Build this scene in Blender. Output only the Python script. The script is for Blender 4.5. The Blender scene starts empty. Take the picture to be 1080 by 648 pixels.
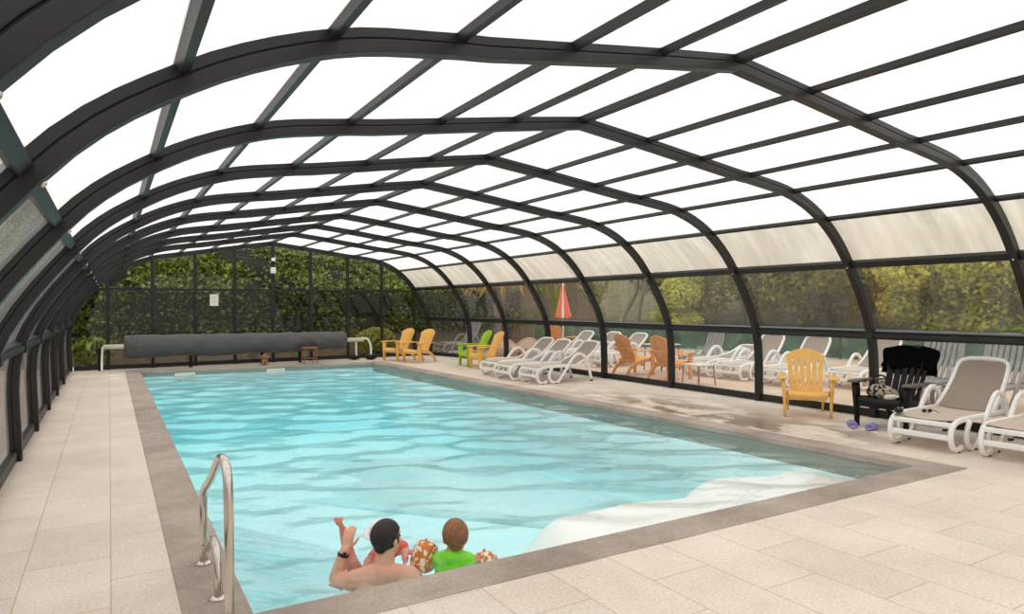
import bpy, bmesh, math, random
import numpy as np
from mathutils import Vector, Matrix
R = math.radians
C = bpy.context.scene.collection
SC = bpy.context.scene
random.seed(5)
rng = np.random.default_rng(5)

# ------------------------------------------------------------------ camera, world, exposure
F, YAW, PITCH, ROLL, EYE = 709.5, 0.53953, -0.00375, 0.004, 1.5
fw = Vector((math.sin(YAW), math.cos(YAW), 0))
rt = Vector((math.cos(YAW), -math.sin(YAW), 0))
up = Vector((0, 0, 1))
f2 = fw * math.cos(PITCH) + up * math.sin(PITCH)
u2 = up * math.cos(PITCH) - fw * math.sin(PITCH)
r3 = rt * math.cos(ROLL) - u2 * math.sin(ROLL)
u3 = rt * math.sin(ROLL) + u2 * math.cos(ROLL)
cd = bpy.data.cameras.new('camera')
cam = bpy.data.objects.new('camera', cd)
C.objects.link(cam)
M4 = Matrix((r3, u3, -f2)).transposed().to_4x4()
M4.translation = Vector((0, 0, EYE))
cam.matrix_world = M4
cd.sensor_width = 36
cd.lens = F / 1080 * 36
cd.clip_start = 0.03
SC.camera = cam

SC.view_settings.view_transform = 'Standard'
SC.view_settings.look = 'None'
SC.view_settings.gamma = 1
SC.view_settings.use_curve_mapping = False
SC.view_settings.exposure = 0.0
cy = SC.cycles
cy.use_denoising = True
cy.max_bounces = 16
cy.diffuse_bounces = 8
cy.glossy_bounces = 4
cy.transmission_bounces = 12
cy.transparent_max_bounces = 24
cy.volume_bounces = 0
cy.sample_clamp_indirect = 6
cy.caustics_refractive = True
cy.caustics_reflective = False

SKY = 1.85
w = bpy.data.worlds.new('overcast_sky')
SC.world = w
w.use_nodes = True
wn, wl = w.node_tree.nodes, w.node_tree.links
wn.clear()
wo = wn.new('ShaderNodeOutputWorld')
bg = wn.new('ShaderNodeBackground')
tc = wn.new('ShaderNodeTexCoord')
sp = wn.new('ShaderNodeSeparateXYZ')
rp = wn.new('ShaderNodeValToRGB')
nz = wn.new('ShaderNodeTexNoise')
ma = wn.new('ShaderNodeMath')
nz.inputs['Scale'].default_value = 2.2
nz.inputs['Detail'].default_value = 3
ma.operation = 'MULTIPLY_ADD'
ma.inputs[1].default_value = 0.12
wl.new(tc.outputs['Generated'], sp.inputs[0])
wl.new(tc.outputs['Generated'], nz.inputs['Vector'])
wl.new(nz.outputs['Fac'], ma.inputs[0])
wl.new(sp.outputs['Z'], ma.inputs[2])
wl.new(ma.outputs[0], rp.inputs[0])
rp.color_ramp.elements[0].position = 0.0
rp.color_ramp.elements[0].color = (0.38, 0.37, 0.355, 1)
rp.color_ramp.elements[1].position = 1.0
rp.color_ramp.elements[1].color = (1.0, 0.985, 0.965, 1)
wl.new(rp.outputs[0], bg.inputs['Color'])
bg.inputs['Strength'].default_value = SKY
wl.new(bg.outputs[0], wo.inputs['Surface'])


# ------------------------------------------------------------------ materials
def lin(c):
    return tuple(((v / 255) / 12.92 if v / 255 <= 0.04045 else ((v / 255 + 0.055) / 1.055) ** 2.4) for v in c) + (1,)


def nt(name):
    m = bpy.data.materials.new(name)
    m.use_nodes = True
    t = m.node_tree
    t.nodes.clear()
    o = t.nodes.new('ShaderNodeOutputMaterial')
    return m, t, o


def N(t, typ, **kw):
    n = t.nodes.new('ShaderNode' + typ)
    for k, v in kw.items():
        if hasattr(n, k) and k not in ('Scale',):
            setattr(n, k, v)
        else:
            n.inputs[k].default_value = v
    return n


def ramp(t, src, stops):
    r = t.nodes.new('ShaderNodeValToRGB')
    e = r.color_ramp.elements
    while len(e) < len(stops):
        e.new(0.5)
    for q, (p, c) in zip(e, stops):
        q.position = p
        q.color = c
    t.links.new(src, r.inputs[0])
    return r.outputs[0]


def coords(t, scale=(1, 1, 1), rot=(0, 0, 0), world=False):
    if world:
        g = t.nodes.new('ShaderNodeNewGeometry')
        src = g.outputs['Position']
    else:
        src = t.nodes.new('ShaderNodeTexCoord').outputs['Object']
    mp = t.nodes.new('ShaderNodeMapping')
    mp.inputs['Scale'].default_value = scale
    mp.inputs['Rotation'].default_value = rot
    t.links.new(src, mp.inputs[0])
    return mp.outputs[0]


def plain(name, c, rough=0.5, metal=0.0, var=0.12, scale=6, bump=0.0, bscale=60, spec=0.5, stretch=(1, 1, 1), trans=0):
    """one colour with a slow mottled variation"""
    m, t, o = nt(name)
    b = N(t, 'BsdfPrincipled')
    b.inputs['Roughness'].default_value = rough
    b.inputs['Metallic'].default_value = metal
    b.inputs['Specular IOR Level'].default_value = spec
    v = coords(t, stretch)
    n = N(t, 'TexNoise', Scale=scale, Detail=5.0)
    t.links.new(v, n.inputs['Vector'])
    c = lin(c)
    a = tuple(x * (1 - var) for x in c[:3]) + (1,)
    d = tuple(min(1, x * (1 + var)) for x in c[:3]) + (1,)
    t.links.new(ramp(t, n.outputs['Fac'], [(0.3, a), (0.7, d)]), b.inputs['Base Color'])
    if bump:
        n2 = N(t, 'TexNoise', Scale=bscale, Detail=3.0)
        t.links.new(v, n2.inputs['Vector'])
        bp = N(t, 'Bump', Strength=bump, Distance=0.01)
        t.links.new(n2.outputs['Fac'], bp.inputs['Height'])
        t.links.new(bp.outputs[0], b.inputs['Normal'])
    t.links.new(b.outputs[0], o.inputs[0])
    return m


def deck_mat(name, base, dark, joint, wet=False, tile=True):
    m, t, o = nt(name)
    b = N(t, 'BsdfPrincipled')
    b.inputs['Specular IOR Level'].default_value = 0.25
    v = coords(t, (1, 1, 1), (0, 0, R(90)), world=True)
    v2 = coords(t, (1, 1, 1), world=True)
    n1 = N(t, 'TexNoise', Scale=1.1, Detail=6.0, Roughness=0.65)
    n2 = N(t, 'TexNoise', Scale=55.0, Detail=4.0, Roughness=0.7)
    for n in (n1, n2):
        t.links.new(v2, n.inputs['Vector'])
    br = N(t, 'TexBrick', Scale=1.0)
    br.offset = 0.5
    br.inputs['Brick Width'].default_value = 0.78
    br.inputs['Row Height'].default_value = 0.42
    br.inputs['Mortar Size'].default_value = 0.004
    br.inputs['Mortar Smooth'].default_value = 0.2
    br.inputs['Bias'].default_value = 0.0
    br.inputs['Color1'].default_value = (0.95, 0.95, 0.95, 1)
    br.inputs['Color2'].default_value = (1.03, 1.025, 1.02, 1)
    br.inputs['Mortar'].default_value = joint
    t.links.new(v, br.inputs['Vector'])
    c1 = ramp(t, n1.outputs['Fac'], [(0.32, dark), (0.62, base)])
    c2 = ramp(t, n2.outputs['Fac'], [(0.3, (0.8, 0.79, 0.77, 1)), (0.7, (1.12, 1.12, 1.12, 1))])
    m1 = N(t, 'MixRGB', blend_type='MULTIPLY', Fac=1.0)
    t.links.new(c1, m1.inputs[1])
    t.links.new(c2, m1.inputs[2])
    src = m1.outputs[0]
    if tile:
        m2 = N(t, 'MixRGB', blend_type='MULTIPLY', Fac=1.0)
        t.links.new(src, m2.inputs[1])
        t.links.new(br.outputs['Color'], m2.inputs[2])
        src = m2.outputs[0]
    rough = 0.75
    if wet:
        # puddles and damp joints left by bathers along the right-hand edge of the pool
        n3 = N(t, 'TexNoise', Scale=1.6, Detail=5.0, Roughness=0.6)
        vs = coords(t, (1.5, 0.7, 1), world=True)
        t.links.new(vs, n3.inputs['Vector'])
        sx = N(t, 'SeparateXYZ')
        t.links.new(v2, sx.inputs[0])
        mr = N(t, 'MapRange')
        mr.inputs['From Min'].default_value = 6.2
        mr.inputs['From Max'].default_value = 6.7
        t.links.new(sx.outputs['X'], mr.inputs[0])
        mr2 = N(t, 'MapRange')
        mr2.inputs['From Min'].default_value = 8.4
        mr2.inputs['From Max'].default_value = 7.0
        t.links.new(sx.outputs['X'], mr2.inputs[0])
        mr3 = N(t, 'MapRange')
        mr3.inputs['From Min'].default_value = 11.0
        mr3.inputs['From Max'].default_value = 7.4
        t.links.new(sx.outputs['Y'], mr3.inputs[0])
        mr4 = N(t, 'MapRange')
        mr4.inputs['From Min'].default_value = 3.9
        mr4.inputs['From Max'].default_value = 4.6
        t.links.new(sx.outputs['Y'], mr4.inputs[0])
        pr = mr.outputs[0]
        for q in (mr2, mr3, mr4):
            mu = N(t, 'Math', operation='MULTIPLY')
            t.links.new(pr, mu.inputs[0])
            t.links.new(q.outputs[0], mu.inputs[1])
            pr = mu.outputs[0]
        # damp follows the joints of the paving as well as free puddles
        ad = N(t, 'Math', operation='MULTIPLY_ADD')
        t.links.new(br.outputs['Fac'], ad.inputs[0])
        ad.inputs[1].default_value = 0.25
        t.links.new(n3.outputs['Fac'], ad.inputs[2])
        wr = ramp(t, ad.outputs[0], [(0.45, (0, 0, 0, 1)), (0.53, (1, 1, 1, 1))])
        mw = N(t, 'Math', operation='MULTIPLY')
        t.links.new(wr, mw.inputs[0])
        t.links.new(pr, mw.inputs[1])
        m3 = N(t, 'MixRGB', blend_type='MULTIPLY')
        t.links.new(mw.outputs[0], m3.inputs[0])
        t.links.new(src, m3.inputs[1])
        m3.inputs[2].default_value = (0.45, 0.4, 0.35, 1)
        src = m3.outputs[0]
        mr5 = N(t, 'MapRange')
        mr5.inputs['To Min'].default_value = 0.7
        mr5.inputs['To Max'].default_value = 0.18
        t.links.new(mw.outputs[0], mr5.inputs[0])
        t.links.new(mr5.outputs[0], b.inputs['Roughness'])
    else:
        b.inputs['Roughness'].default_value = rough
    t.links.new(src, b.inputs['Base Color'])
    bp = N(t, 'Bump', Strength=0.25, Distance=0.004)
    t.links.new(n2.outputs['Fac'], bp.inputs['Height'])
    t.links.new(bp.outputs[0], b.inputs['Normal'])
    t.links.new(b.outputs[0], o.inputs[0])
    return m


def leaf_mat(name, cols, trans=0.55):
    m, t, o = nt(name)
    g = N(t, 'NewGeometry')
    c = ramp(t, g.outputs['Random Per Island'], [(i / (len(cols) - 1), lin(q)) for i, q in enumerate(cols)])
    n = N(t, 'TexNoise', Scale=0.9, Detail=3.0)
    t.links.new(coords(t, world=True), n.inputs['Vector'])
    k = ramp(t, n.outputs['Fac'], [(0.3, (0.78, 0.8, 0.76, 1)), (0.72, (1.25, 1.2, 1.05, 1))])
    mx = N(t, 'MixRGB', blend_type='MULTIPLY', Fac=1.0)
    t.links.new(c, mx.inputs[1])
    t.links.new(k, mx.inputs[2])
    d = N(t, 'BsdfDiffuse')
    tr = N(t, 'BsdfTranslucent')
    t.links.new(mx.outputs[0], d.inputs[0])
    t.links.new(mx.outputs[0], tr.inputs[0])
    mi = N(t, 'MixShader', Fac=trans)
    t.links.new(d.outputs[0], mi.inputs[1])
    t.links.new(tr.outputs[0], mi.inputs[2])
    t.links.new(mi.outputs[0], o.inputs[0])
    return m


def poly_mat(name='frosted_polycarbonate', ca=(246, 241, 236), cb_=(255, 253, 251), clear=0.14):
    """frosted polycarbonate roofing: mostly diffusing, a little see-through, with soft streaks"""
    m, t, o = nt(name)
    n = N(t, 'TexNoise', Scale=1.0, Detail=4.0, Roughness=0.6)
    t.links.new(coords(t, (0.8, 5.0, 0.8), (0, R(20), 0), world=True), n.inputs['Vector'])
    c = ramp(t, n.outputs['Fac'], [(0.3, lin(ca)), (0.66, lin(cb_))])
    tr = N(t, 'BsdfTranslucent')
    t.links.new(c, tr.inputs[0])
    tp = N(t, 'BsdfTransparent')
    tp.inputs[0].default_value = (0.96, 0.955, 0.94, 1)
    mi = N(t, 'MixShader', Fac=clear)
    t.links.new(tr.outputs[0], mi.inputs[1])
    t.links.new(tp.outputs[0], mi.inputs[2])
    t.links.new(mi.outputs[0], o.inputs[0])
    return m


def glass_mat(name, tint=(0.93, 0.95, 0.93, 1), haze=0.05, refl=1.0, f0=0.06):
    m, t, o = nt(name)
    tp = N(t, 'BsdfTransparent')
    tp.inputs[0].default_value = tint
    df = N(t, 'BsdfTranslucent')
    df.inputs[0].default_value = (0.8, 0.79, 0.76, 1)
    n = N(t, 'TexNoise', Scale=1.4, Detail=4.0)
    t.links.new(coords(t, (1, 3, 1), world=True), n.inputs['Vector'])
    hz = N(t, 'Math', operation='MULTIPLY')
    hz.inputs[1].default_value = haze * 2
    t.links.new(n.outputs['Fac'], hz.inputs[0])
    mh = N(t, 'MixShader')
    t.links.new(hz.outputs[0], mh.inputs[0])
    t.links.new(tp.outputs[0], mh.inputs[1])
    t.links.new(df.outputs[0], mh.inputs[2])
    gl = N(t, 'BsdfGlossy')
    gl.inputs['Roughness'].default_value = 0.03
    gl.inputs['Color'].default_value = (refl, refl, refl, 1)
    n2 = N(t, 'TexNoise', Scale=1.3, Detail=1.0)
    t.links.new(coords(t, world=True), n2.inputs['Vector'])
    bp = N(t, 'Bump', Strength=0.12, Distance=0.05)
    t.links.new(n2.outputs['Fac'], bp.inputs['Height'])
    t.links.new(bp.outputs[0], gl.inputs['Normal'])
    mi = N(t, 'MixShader')
    t.links.new(schlick(t, None, f0, 0.9), mi.inputs[0])
    t.links.new(mh.outputs[0], mi.inputs[1])
    t.links.new(gl.outputs[0], mi.inputs[2])
    t.links.new(mi.outputs[0], o.inputs[0])
    return m


def schlick(t, normal, f0, k):
    """reflectance, the same from either side of the surface"""
    ge = N(t, 'NewGeometry')
    dt = N(t, 'VectorMath', operation='DOT_PRODUCT')
    t.links.new(ge.outputs['Incoming'], dt.inputs[0])
    t.links.new(normal if normal else ge.outputs['Normal'], dt.inputs[1])
    ab = N(t, 'Math', operation='ABSOLUTE')
    t.links.new(dt.outputs['Value'], ab.inputs[0])
    om = N(t, 'Math', operation='SUBTRACT')
    om.inputs[0].default_value = 1.0
    om.use_clamp = True
    t.links.new(ab.outputs[0], om.inputs[1])
    pw = N(t, 'Math', operation='POWER')
    pw.inputs[1].default_value = 5.0
    t.links.new(om.outputs[0], pw.inputs[0])
    fr = N(t, 'Math', operation='MULTIPLY_ADD')
    fr.inputs[1].default_value = k
    fr.inputs[2].default_value = f0
    t.links.new(pw.outputs[0], fr.inputs[0])
    return fr.outputs[0]


def water_mat():
    m, t, o = nt('pool_water')
    n1 = N(t, 'TexNoise', Scale=5.0, Detail=2.0)
    t.links.new(coords(t, (0.7, 1.5, 1), (0, 0, R(-20)), world=True), n1.inputs['Vector'])
    bp = N(t, 'Bump', Strength=0.22, Distance=0.03)
    t.links.new(n1.outputs['Fac'], bp.inputs['Height'])
    tp = N(t, 'BsdfTransparent')
    gl = N(t, 'BsdfGlossy')
    gl.inputs['Roughness'].default_value = 0.02
    t.links.new(bp.outputs[0], gl.inputs['Normal'])
    mi = N(t, 'MixShader')
    t.links.new(schlick(t, bp.outputs[0], 0.02, 0.8), mi.inputs[0])
    t.links.new(tp.outputs[0], mi.inputs[1])
    t.links.new(gl.outputs[0], mi.inputs[2])
    t.links.new(mi.outputs[0], o.inputs['Surface'])
    va = N(t, 'VolumeAbsorption')
    va.inputs['Color'].default_value = (0.25, 0.975, 1.0, 1)
    va.inputs['Density'].default_value = 0.09
    t.links.new(va.outputs[0], o.inputs['Volume'])
    return m


def stripes_mat(name, a, b, scale=30, rough=0.8):
    m, t, o = nt(name)
    p = N(t, 'BsdfPrincipled')
    p.inputs['Roughness'].default_value = rough
    wv = N(t, 'TexWave', Scale=scale)
    t.links.new(coords(t), wv.inputs['Vector'])
    t.links.new(ramp(t, wv.outputs['Fac'], [(0.42, lin(a)), (0.58, lin(b))]), p.inputs['Base Color'])
    t.links.new(p.outputs[0], o.inputs[0])
    return m


def spots_mat(name, a, b, scale=25, rough=0.6, cut=0.5, spec=0.5):
    m, t, o = nt(name)
    p = N(t, 'BsdfPrincipled')
    p.inputs['Roughness'].default_value = rough
    p.inputs['Specular IOR Level'].default_value = spec
    v = N(t, 'TexNoise', Scale=scale, Detail=1.0)
    t.links.new(coords(t), v.inputs['Vector'])
    t.links.new(ramp(t, v.outputs['Fac'], [(cut - 0.02, lin(a)), (cut + 0.02, lin(b))]), p.inputs['Base Color'])
    t.links.new(p.outputs[0], o.inputs[0])
    return m


def mesh_screen_mat():
    """green windbreak netting: a fine open weave"""
    m, t, o = nt('green_windbreak_netting')
    d = N(t, 'BsdfDiffuse')
    n = N(t, 'TexNoise', Scale=1.5, Detail=6.0, Roughness=0.7)
    t.links.new(coords(t, (1, 1, 1.6), world=True), n.inputs['Vector'])
    t.links.new(ramp(t, n.outputs['Fac'], [(0.3, lin((38, 70, 58))), (0.7, lin((96, 138, 116)))]), d.inputs[0])
    tp = N(t, 'BsdfTransparent')
    mi = N(t, 'MixShader', Fac=0.3)
    t.links.new(d.outputs[0], mi.inputs[1])
    t.links.new(tp.outputs[0], mi.inputs[2])
    t.links.new(mi.outputs[0], o.inputs[0])
    return m


MT = {}
MT['alu'] = plain('anthracite_aluminium', (36, 36, 36), 0.42, 0.0, 0.1, 3, spec=0.35)
MT['poly'] = poly_mat()
MT['poly_low'] = poly_mat('shade_tinted_polycarbonate', (192, 184, 168), (224, 217, 204), 0.10)  # same roofing coloured darker, imitating the dim trees and low sky behind it
MT['glass'] = glass_mat('clear_side_pane', (0.95, 0.96, 0.94, 1), 0.035)
MT['glass_low'] = glass_mat('lower_side_pane', (0.92, 0.94, 0.93, 1), 0.05)
MT['glass_left'] = glass_mat('misted_left_pane', (0.93, 0.93, 0.92, 1), 0.4)
MT['glass_back'] = glass_mat('gable_pane', (0.93, 0.95, 0.93, 1), 0.003, 1.0, 0.03)
MT['deck'] = deck_mat('beige_stone_paving', lin((229, 217, 205)), lin((213, 200, 186)), (0.7, 0.66, 0.62, 1), wet=True)
MT['outdeck'] = deck_mat('pinkish_terrace_paving', lin((214, 188, 168)), lin((200, 176, 156)), (0.7, 0.65, 0.6, 1))
MT['coping'] = deck_mat('grey_coping_stone', lin((182, 169, 158)), lin((146, 134, 124)), (0.6, 0.6, 0.6, 1), tile=False)
MT['liner'] = plain('pale_aqua_liner', (224, 249, 254), 0.5, 0, 0.03, 2)
MT['liner_grey'] = plain('grey_liner_band', (150, 156, 146), 0.4, 0, 0.06, 3)
MT['liner_white'] = plain('white_step_liner', (252, 252, 248), 0.45, 0, 0.02, 2)
MT['water'] = water_mat()
MT['steel'] = plain('brushed_stainless_steel', (205, 198, 190), 0.16, 1.0, 0.06, 12)
MT['yellow'] = plain('yellow_plastic', (240, 188, 100), 0.42, 0, 0.05, 4)
MT['green'] = plain('lime_green_plastic', (160, 200, 40), 0.42, 0, 0.05, 4)
MT['black'] = plain('black_plastic', (17, 16, 16), 0.5, 0, 0.1, 4, spec=0.25)
MT['armgrey'] = plain('weathered_dark_armrest', (92, 84, 78), 0.5, 0, 0.15, 8)
MT['wood'] = plain('orange_stained_wood', (226, 154, 78), 0.5, 0, 0.16, 9, stretch=(1, 1, 6))
MT['white'] = plain('white_resin', (240, 238, 235), 0.38, 0, 0.02, 4)
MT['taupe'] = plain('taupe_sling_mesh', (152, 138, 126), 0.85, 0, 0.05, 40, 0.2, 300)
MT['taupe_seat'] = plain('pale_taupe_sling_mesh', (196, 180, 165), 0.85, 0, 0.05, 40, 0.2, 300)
MT['greyplast'] = plain('grey_resin', (140, 136, 134), 0.5, 0, 0.06, 4)
MT['cover'] = plain('charcoal_bubble_cover', (80, 78, 80), 0.6, 0, 0.14, 7, 0.5, 35)
MT['cover_dark'] = plain('cover_end_black', (24, 24, 26), 0.6)
MT['tube'] = plain('white_reel_tube', (226, 224, 210), 0.35, 0, 0.04)
MT['rubber'] = plain('black_rubber', (20, 20, 20), 0.7)
MT['copper'] = plain('reddish_wood_legs', (150, 98, 66), 0.5, 0, 0.1)
MT['towel'] = plain('black_towel_cloth', (12, 11, 12), 1.0, 0, 0.2, 20, 0.6, 120, spec=0.05)
MT['paper'] = plain('cream_notice_paper', (236, 226, 206), 0.7, 0, 0.02)
MT['whitebox'] = plain('white_plastic_casing', (236, 236, 226), 0.5, 0, 0.02)
MT['skin'] = plain('fair_skin', (226, 168, 140), 0.5, 0, 0.06, 9)
MT['skin_pink'] = plain('rosy_skin', (226, 150, 132), 0.5, 0, 0.06, 9)
MT['skin_child'] = plain('child_skin', (206, 146, 112), 0.5, 0, 0.06, 9)
MT['hair_dark'] = plain('dark_brown_hair', (38, 27, 22), 0.6, 0, 0.3, 60, 0.8, 120, stretch=(1, 1, 0.3))
MT['hair_brown'] = plain('light_brown_hair', (138, 92, 58), 0.6, 0, 0.35, 50, 0.8, 120, stretch=(1, 1, 0.25))
MT['hat'] = plain('white_sun_hat_cloth', (244, 242, 238), 0.8, 0, 0.02)
MT['pink'] = plain('pink_swimsuit_cloth', (232, 110, 104), 0.8, 0, 0.1, 20)
MT['neon'] = plain('neon_green_vest', (128, 226, 52), 0.6, 0, 0.08, 9)
MT['neonyellow'] = plain('neon_yellow_trim', (214, 232, 70), 0.6, 0, 0.05)
MT['armband'] = spots_mat('orange_and_white_print', (206, 122, 40), (244, 230, 212), 42, 0.35, 0.53)
MT['trunks'] = spots_mat('navy_and_white_print', (30, 42, 66), (190, 204, 214), 34, 0.8, 0.52)
MT['watch'] = plain('black_watch', (16, 16, 18), 0.4)
MT['eye'] = plain('dark_eye', (40, 28, 22), 0.2)
MT['lens'] = plain('dark_lens', (28, 20, 18), 0.1)
MT['purple'] = plain('lavender_rubber', (150, 140, 196), 0.6, 0, 0.15, 20)
MT['bag'] = spots_mat('beige_and_black_bag_print', (34, 31, 29), (176, 164, 146), 24, 0.85, 0.47)
MT['beigecloth'] = plain('beige_cloth', (186, 172, 152), 0.85, 0, 0.15, 15)
MT['bottle'] = plain('cream_bottle_plastic', (214, 206, 186), 0.4)
MT['parasol_red'] = plain('coral_red_canvas', (232, 112, 88), 0.85, 0, 0.06)
MT['parasol_white'] = plain('white_canvas_strip', (246, 226, 214), 0.85, 0, 0.03)
MT['rock'] = plain('pinkish_rock', (178, 148, 132), 0.9, 0, 0.25, 6, 0.8, 20)
MT['bark'] = plain('grey_brown_bark', (112, 98, 82), 0.95, 0, 0.3, 8, 0.9, 20, stretch=(2, 2, 0.6))
MT['birch'] = plain('pale_trunk_bark', (150, 146, 124), 0.95, 0, 0.25, 8, 0.6, 20)
MT['soil'] = plain('brown_leaf_litter', (92, 74, 52), 0.95, 0, 0.3, 5, 0.8, 25)
MT['hill'] = plain('dry_grassy_bank', (98, 92, 58), 0.95, 0, 0.35, 1.4, 0.9, 9)
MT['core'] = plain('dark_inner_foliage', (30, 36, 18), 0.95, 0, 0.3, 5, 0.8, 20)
MT['grassbase'] = plain('lawn_soil', (92, 108, 52), 0.95, 0, 0.3, 5, 0.8, 30)
MT['leaf_ivy'] = leaf_mat('ivy_leaves', [(60, 74, 28), (102, 120, 52), (138, 150, 72), (190, 200, 122)])
MT['leaf_dark'] = leaf_mat('dark_green_leaves', [(124, 130, 66), (160, 162, 90), (192, 190, 118)])
MT['leaf_olive'] = leaf_mat('olive_leaves', [(150, 148, 76), (180, 174, 96), (208, 202, 124)])
MT['leaf_lime'] = leaf_mat('yellow_green_leaves', [(190, 196, 92), (216, 216, 118), (240, 236, 158)])
MT['leaf_palm'] = leaf_mat('orange_yellow_fronds', [(186, 132, 52), (204, 158, 64), (178, 168, 70)])
MT['leaf_fresh'] = leaf_mat('fresh_green_blades', [(100, 132, 44), (136, 168, 62), (166, 186, 84)])
MT['net'] = mesh_screen_mat()
MT['galv'] = plain('dark_green_fence_post', (40, 60, 50), 0.5)
MT['tabletop'] = plain('pale_table_top', (226, 214, 196), 0.5)


# ------------------------------------------------------------------ mesh tools
class MB:
    def __init__(s):
        s.v = []
        s.f = []

    def add(s, vs, fs):
        k = len(s.v)
        s.v += [tuple(v) for v in vs]
        s.f += [tuple(i + k for i in f) for f in fs]

    def box(s, c, d, rot=None):
        hx, hy, hz = d[0] / 2, d[1] / 2, d[2] / 2
        vs = [Vector((x, y, z)) for x in (-hx, hx) for y in (-hy, hy) for z in (-hz, hz)]
        if rot is not None:
            vs = [rot @ v for v in vs]
        vs = [v + Vector(c) for v in vs]
        s.add(vs, [(0, 1, 3, 2), (4, 6, 7, 5), (0, 4, 5, 1), (2, 3, 7, 6), (0, 2, 6, 4), (1, 5, 7, 3)])

    def beam(s, a, b, wd, ht, upv=(0, 0, 1)):
        a, b = Vector(a), Vector(b)
        d = (b - a).normalized()
        sd = d.cross(Vector(upv)).normalized()
        u = sd.cross(d)
        vs = []
        for p in (a, b):
            for i, j in ((-1, -1), (1, -1), (1, 1), (-1, 1)):
                vs.append(p + sd * i * wd / 2 + u * j * ht / 2)
        s.add(vs, [(3, 2, 1, 0), (4, 5, 6, 7), (0, 1, 5, 4), (1, 2, 6, 5), (2, 3, 7, 6), (3, 0, 4, 7)])

    def sweep(s, path, sec, upv=(0, 0, 1), cap=True, closed=False, scales=None):
        """sec: list of (side, up) offsets swept along path"""
        P = [Vector(p) for p in path]
        n, k = len(P), len(sec)
        vs, fs = [], []
        for i, p in enumerate(P):
            if closed:
                d = P[(i + 1) % n] - P[i - 1]
            else:
                d = P[min(i + 1, n - 1)] - P[max(i - 1, 0)]
            d.normalize()
            sd = d.cross(Vector(upv))
            if sd.length < 1e-4:
                sd = d.cross(Vector((0.3, 1, 0.2)))
            sd.normalize()
            u = sd.cross(d)
            q = scales[i] if scales else 1
            vs += [p + sd * a * q + u * b * q for a, b in sec]
        for i in range(n if closed else n - 1):
            j = (i + 1) % n
            for m in range(k):
                m2 = (m + 1) % k
                fs.append((i * k + m, i * k + m2, j * k + m2, j * k + m))
        if cap and not closed:
            fs.append(tuple(range(k - 1, -1, -1)))
            fs.append(tuple((n - 1) * k + m for m in range(k)))
        s.add(vs, fs)

    def tube(s, path, r, seg=10, closed=False, scales=None, upv=(0.13, 0.21, 1)):
        s.sweep(path, [(r * math.cos(2 * math.pi * i / seg), r * math.sin(2 * math.pi * i / seg)) for i in range(seg)],
                upv, True, closed, scales)

    def lathe(s, prof, c=(0, 0, 0), seg=20, axis=None):
        vs, fs = [], []
        rot = axis if axis is not None else Matrix.Identity(3)
        n = len(prof)
        for r, z in prof:
            for i in range(seg):
                a = 2 * math.pi * i / seg
                vs.append(Vector(c) + rot @ Vector((r * math.cos(a), r * math.sin(a), z)))
        for j in range(n - 1):
            for i in range(seg):
                i2 = (i + 1) % seg
                fs.append((j * seg + i, j * seg + i2, (j + 1) * seg + i2, (j + 1) * seg + i))
        fs.append(tuple(range(seg - 1, -1, -1)))
        fs.append(tuple((n - 1) * seg + i for i in range(seg)))
        s.add(vs, fs)

    def ell(s, c, r, rot=None, su=16, sv=10):
        vs, fs = [], []
        c = Vector(c)
        for j in range(1, sv):
            th = math.pi * j / sv
            for i in range(su):
                a = 2 * math.pi * i / su
                v = Vector((r[0] * math.sin(th) * math.cos(a), r[1] * math.sin(th) * math.sin(a), r[2] * math.cos(th)))
                vs.append(c + (rot @ v if rot is not None else v))
        t0, b0 = len(vs), len(vs) + 1
        for z in (r[2], -r[2]):
            v = Vector((0, 0, z))
            vs.append(c + (rot @ v if rot is not None else v))
        for j in range(sv - 2):
            for i in range(su):
                i2 = (i + 1) % su
                fs.append((j * su + i, (j + 1) * su + i, (j + 1) * su + i2, j * su + i2))
        for i in range(su):
            i2 = (i + 1) % su
            fs.append((t0, i, i2))
            fs.append((b0, (sv - 2) * su + i2, (sv - 2) * su + i))
        s.add(vs, fs)

    def cap(s, a, b, ra, rb, seg=14):
        """tapered capsule"""
        a, b = Vector(a), Vector(b)
        d = b - a
        s.ell(a, (ra,) * 3, None, seg, 8)
        s.ell(b, (rb,) * 3, None, seg, 8)
        if d.length > 1e-5:
            s.tube([a, b], 1.0, seg, scales=[ra, rb])

    def limb(s, pts, rads):
        for i in range(len(pts) - 1):
            s.cap(pts[i], pts[i + 1], rads[i], rads[i + 1])

    def build(s, name, mat, parent=None, smooth=False, bevel=0.0, link=True):
        me = bpy.data.meshes.new(name)
        me.from_pydata(s.v, [], s.f)
        me.materials.append(MT[mat] if isinstance(mat, str) else mat)
        if smooth:
            me.polygons.foreach_set('use_smooth', [True] * len(me.polygons))
        me.update()
        o = bpy.data.objects.new(name, me)
        C.objects.link(o)
        if parent:
            o.parent = parent
        if bevel:
            b = o.modifiers.new('bevel', 'BEVEL')
            b.width = bevel
            b.segments = 2
            b.limit_method = 'ANGLE'
        return o


def fuse(o, vox, smooth=4):
    """one continuous surface out of overlapping volumes"""
    r = o.modifiers.new('remesh', 'REMESH')
    r.mode = 'VOXEL'
    r.voxel_size = vox
    r.use_smooth_shade = True
    q = o.modifiers.new('smooth', 'SMOOTH')
    q.factor = 0.6
    q.iterations = smooth


def tag(o, label=None, cat=None, group=None, kind=None):
    if label:
        o['label'] = label
    if cat:
        o['category'] = cat
    if group:
        o['group'] = group
    if kind:
        o['kind'] = kind
    return o


def thing(name, label, cat, loc=(0, 0, 0), rz=0, group=None, kind=None):
    o = bpy.data.objects.new(name, None)
    o.empty_display_size = 0.2
    C.objects.link(o)
    o.location = loc
    o.rotation_euler = (0, 0, rz)
    return tag(o, label, cat, group, kind)


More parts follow.
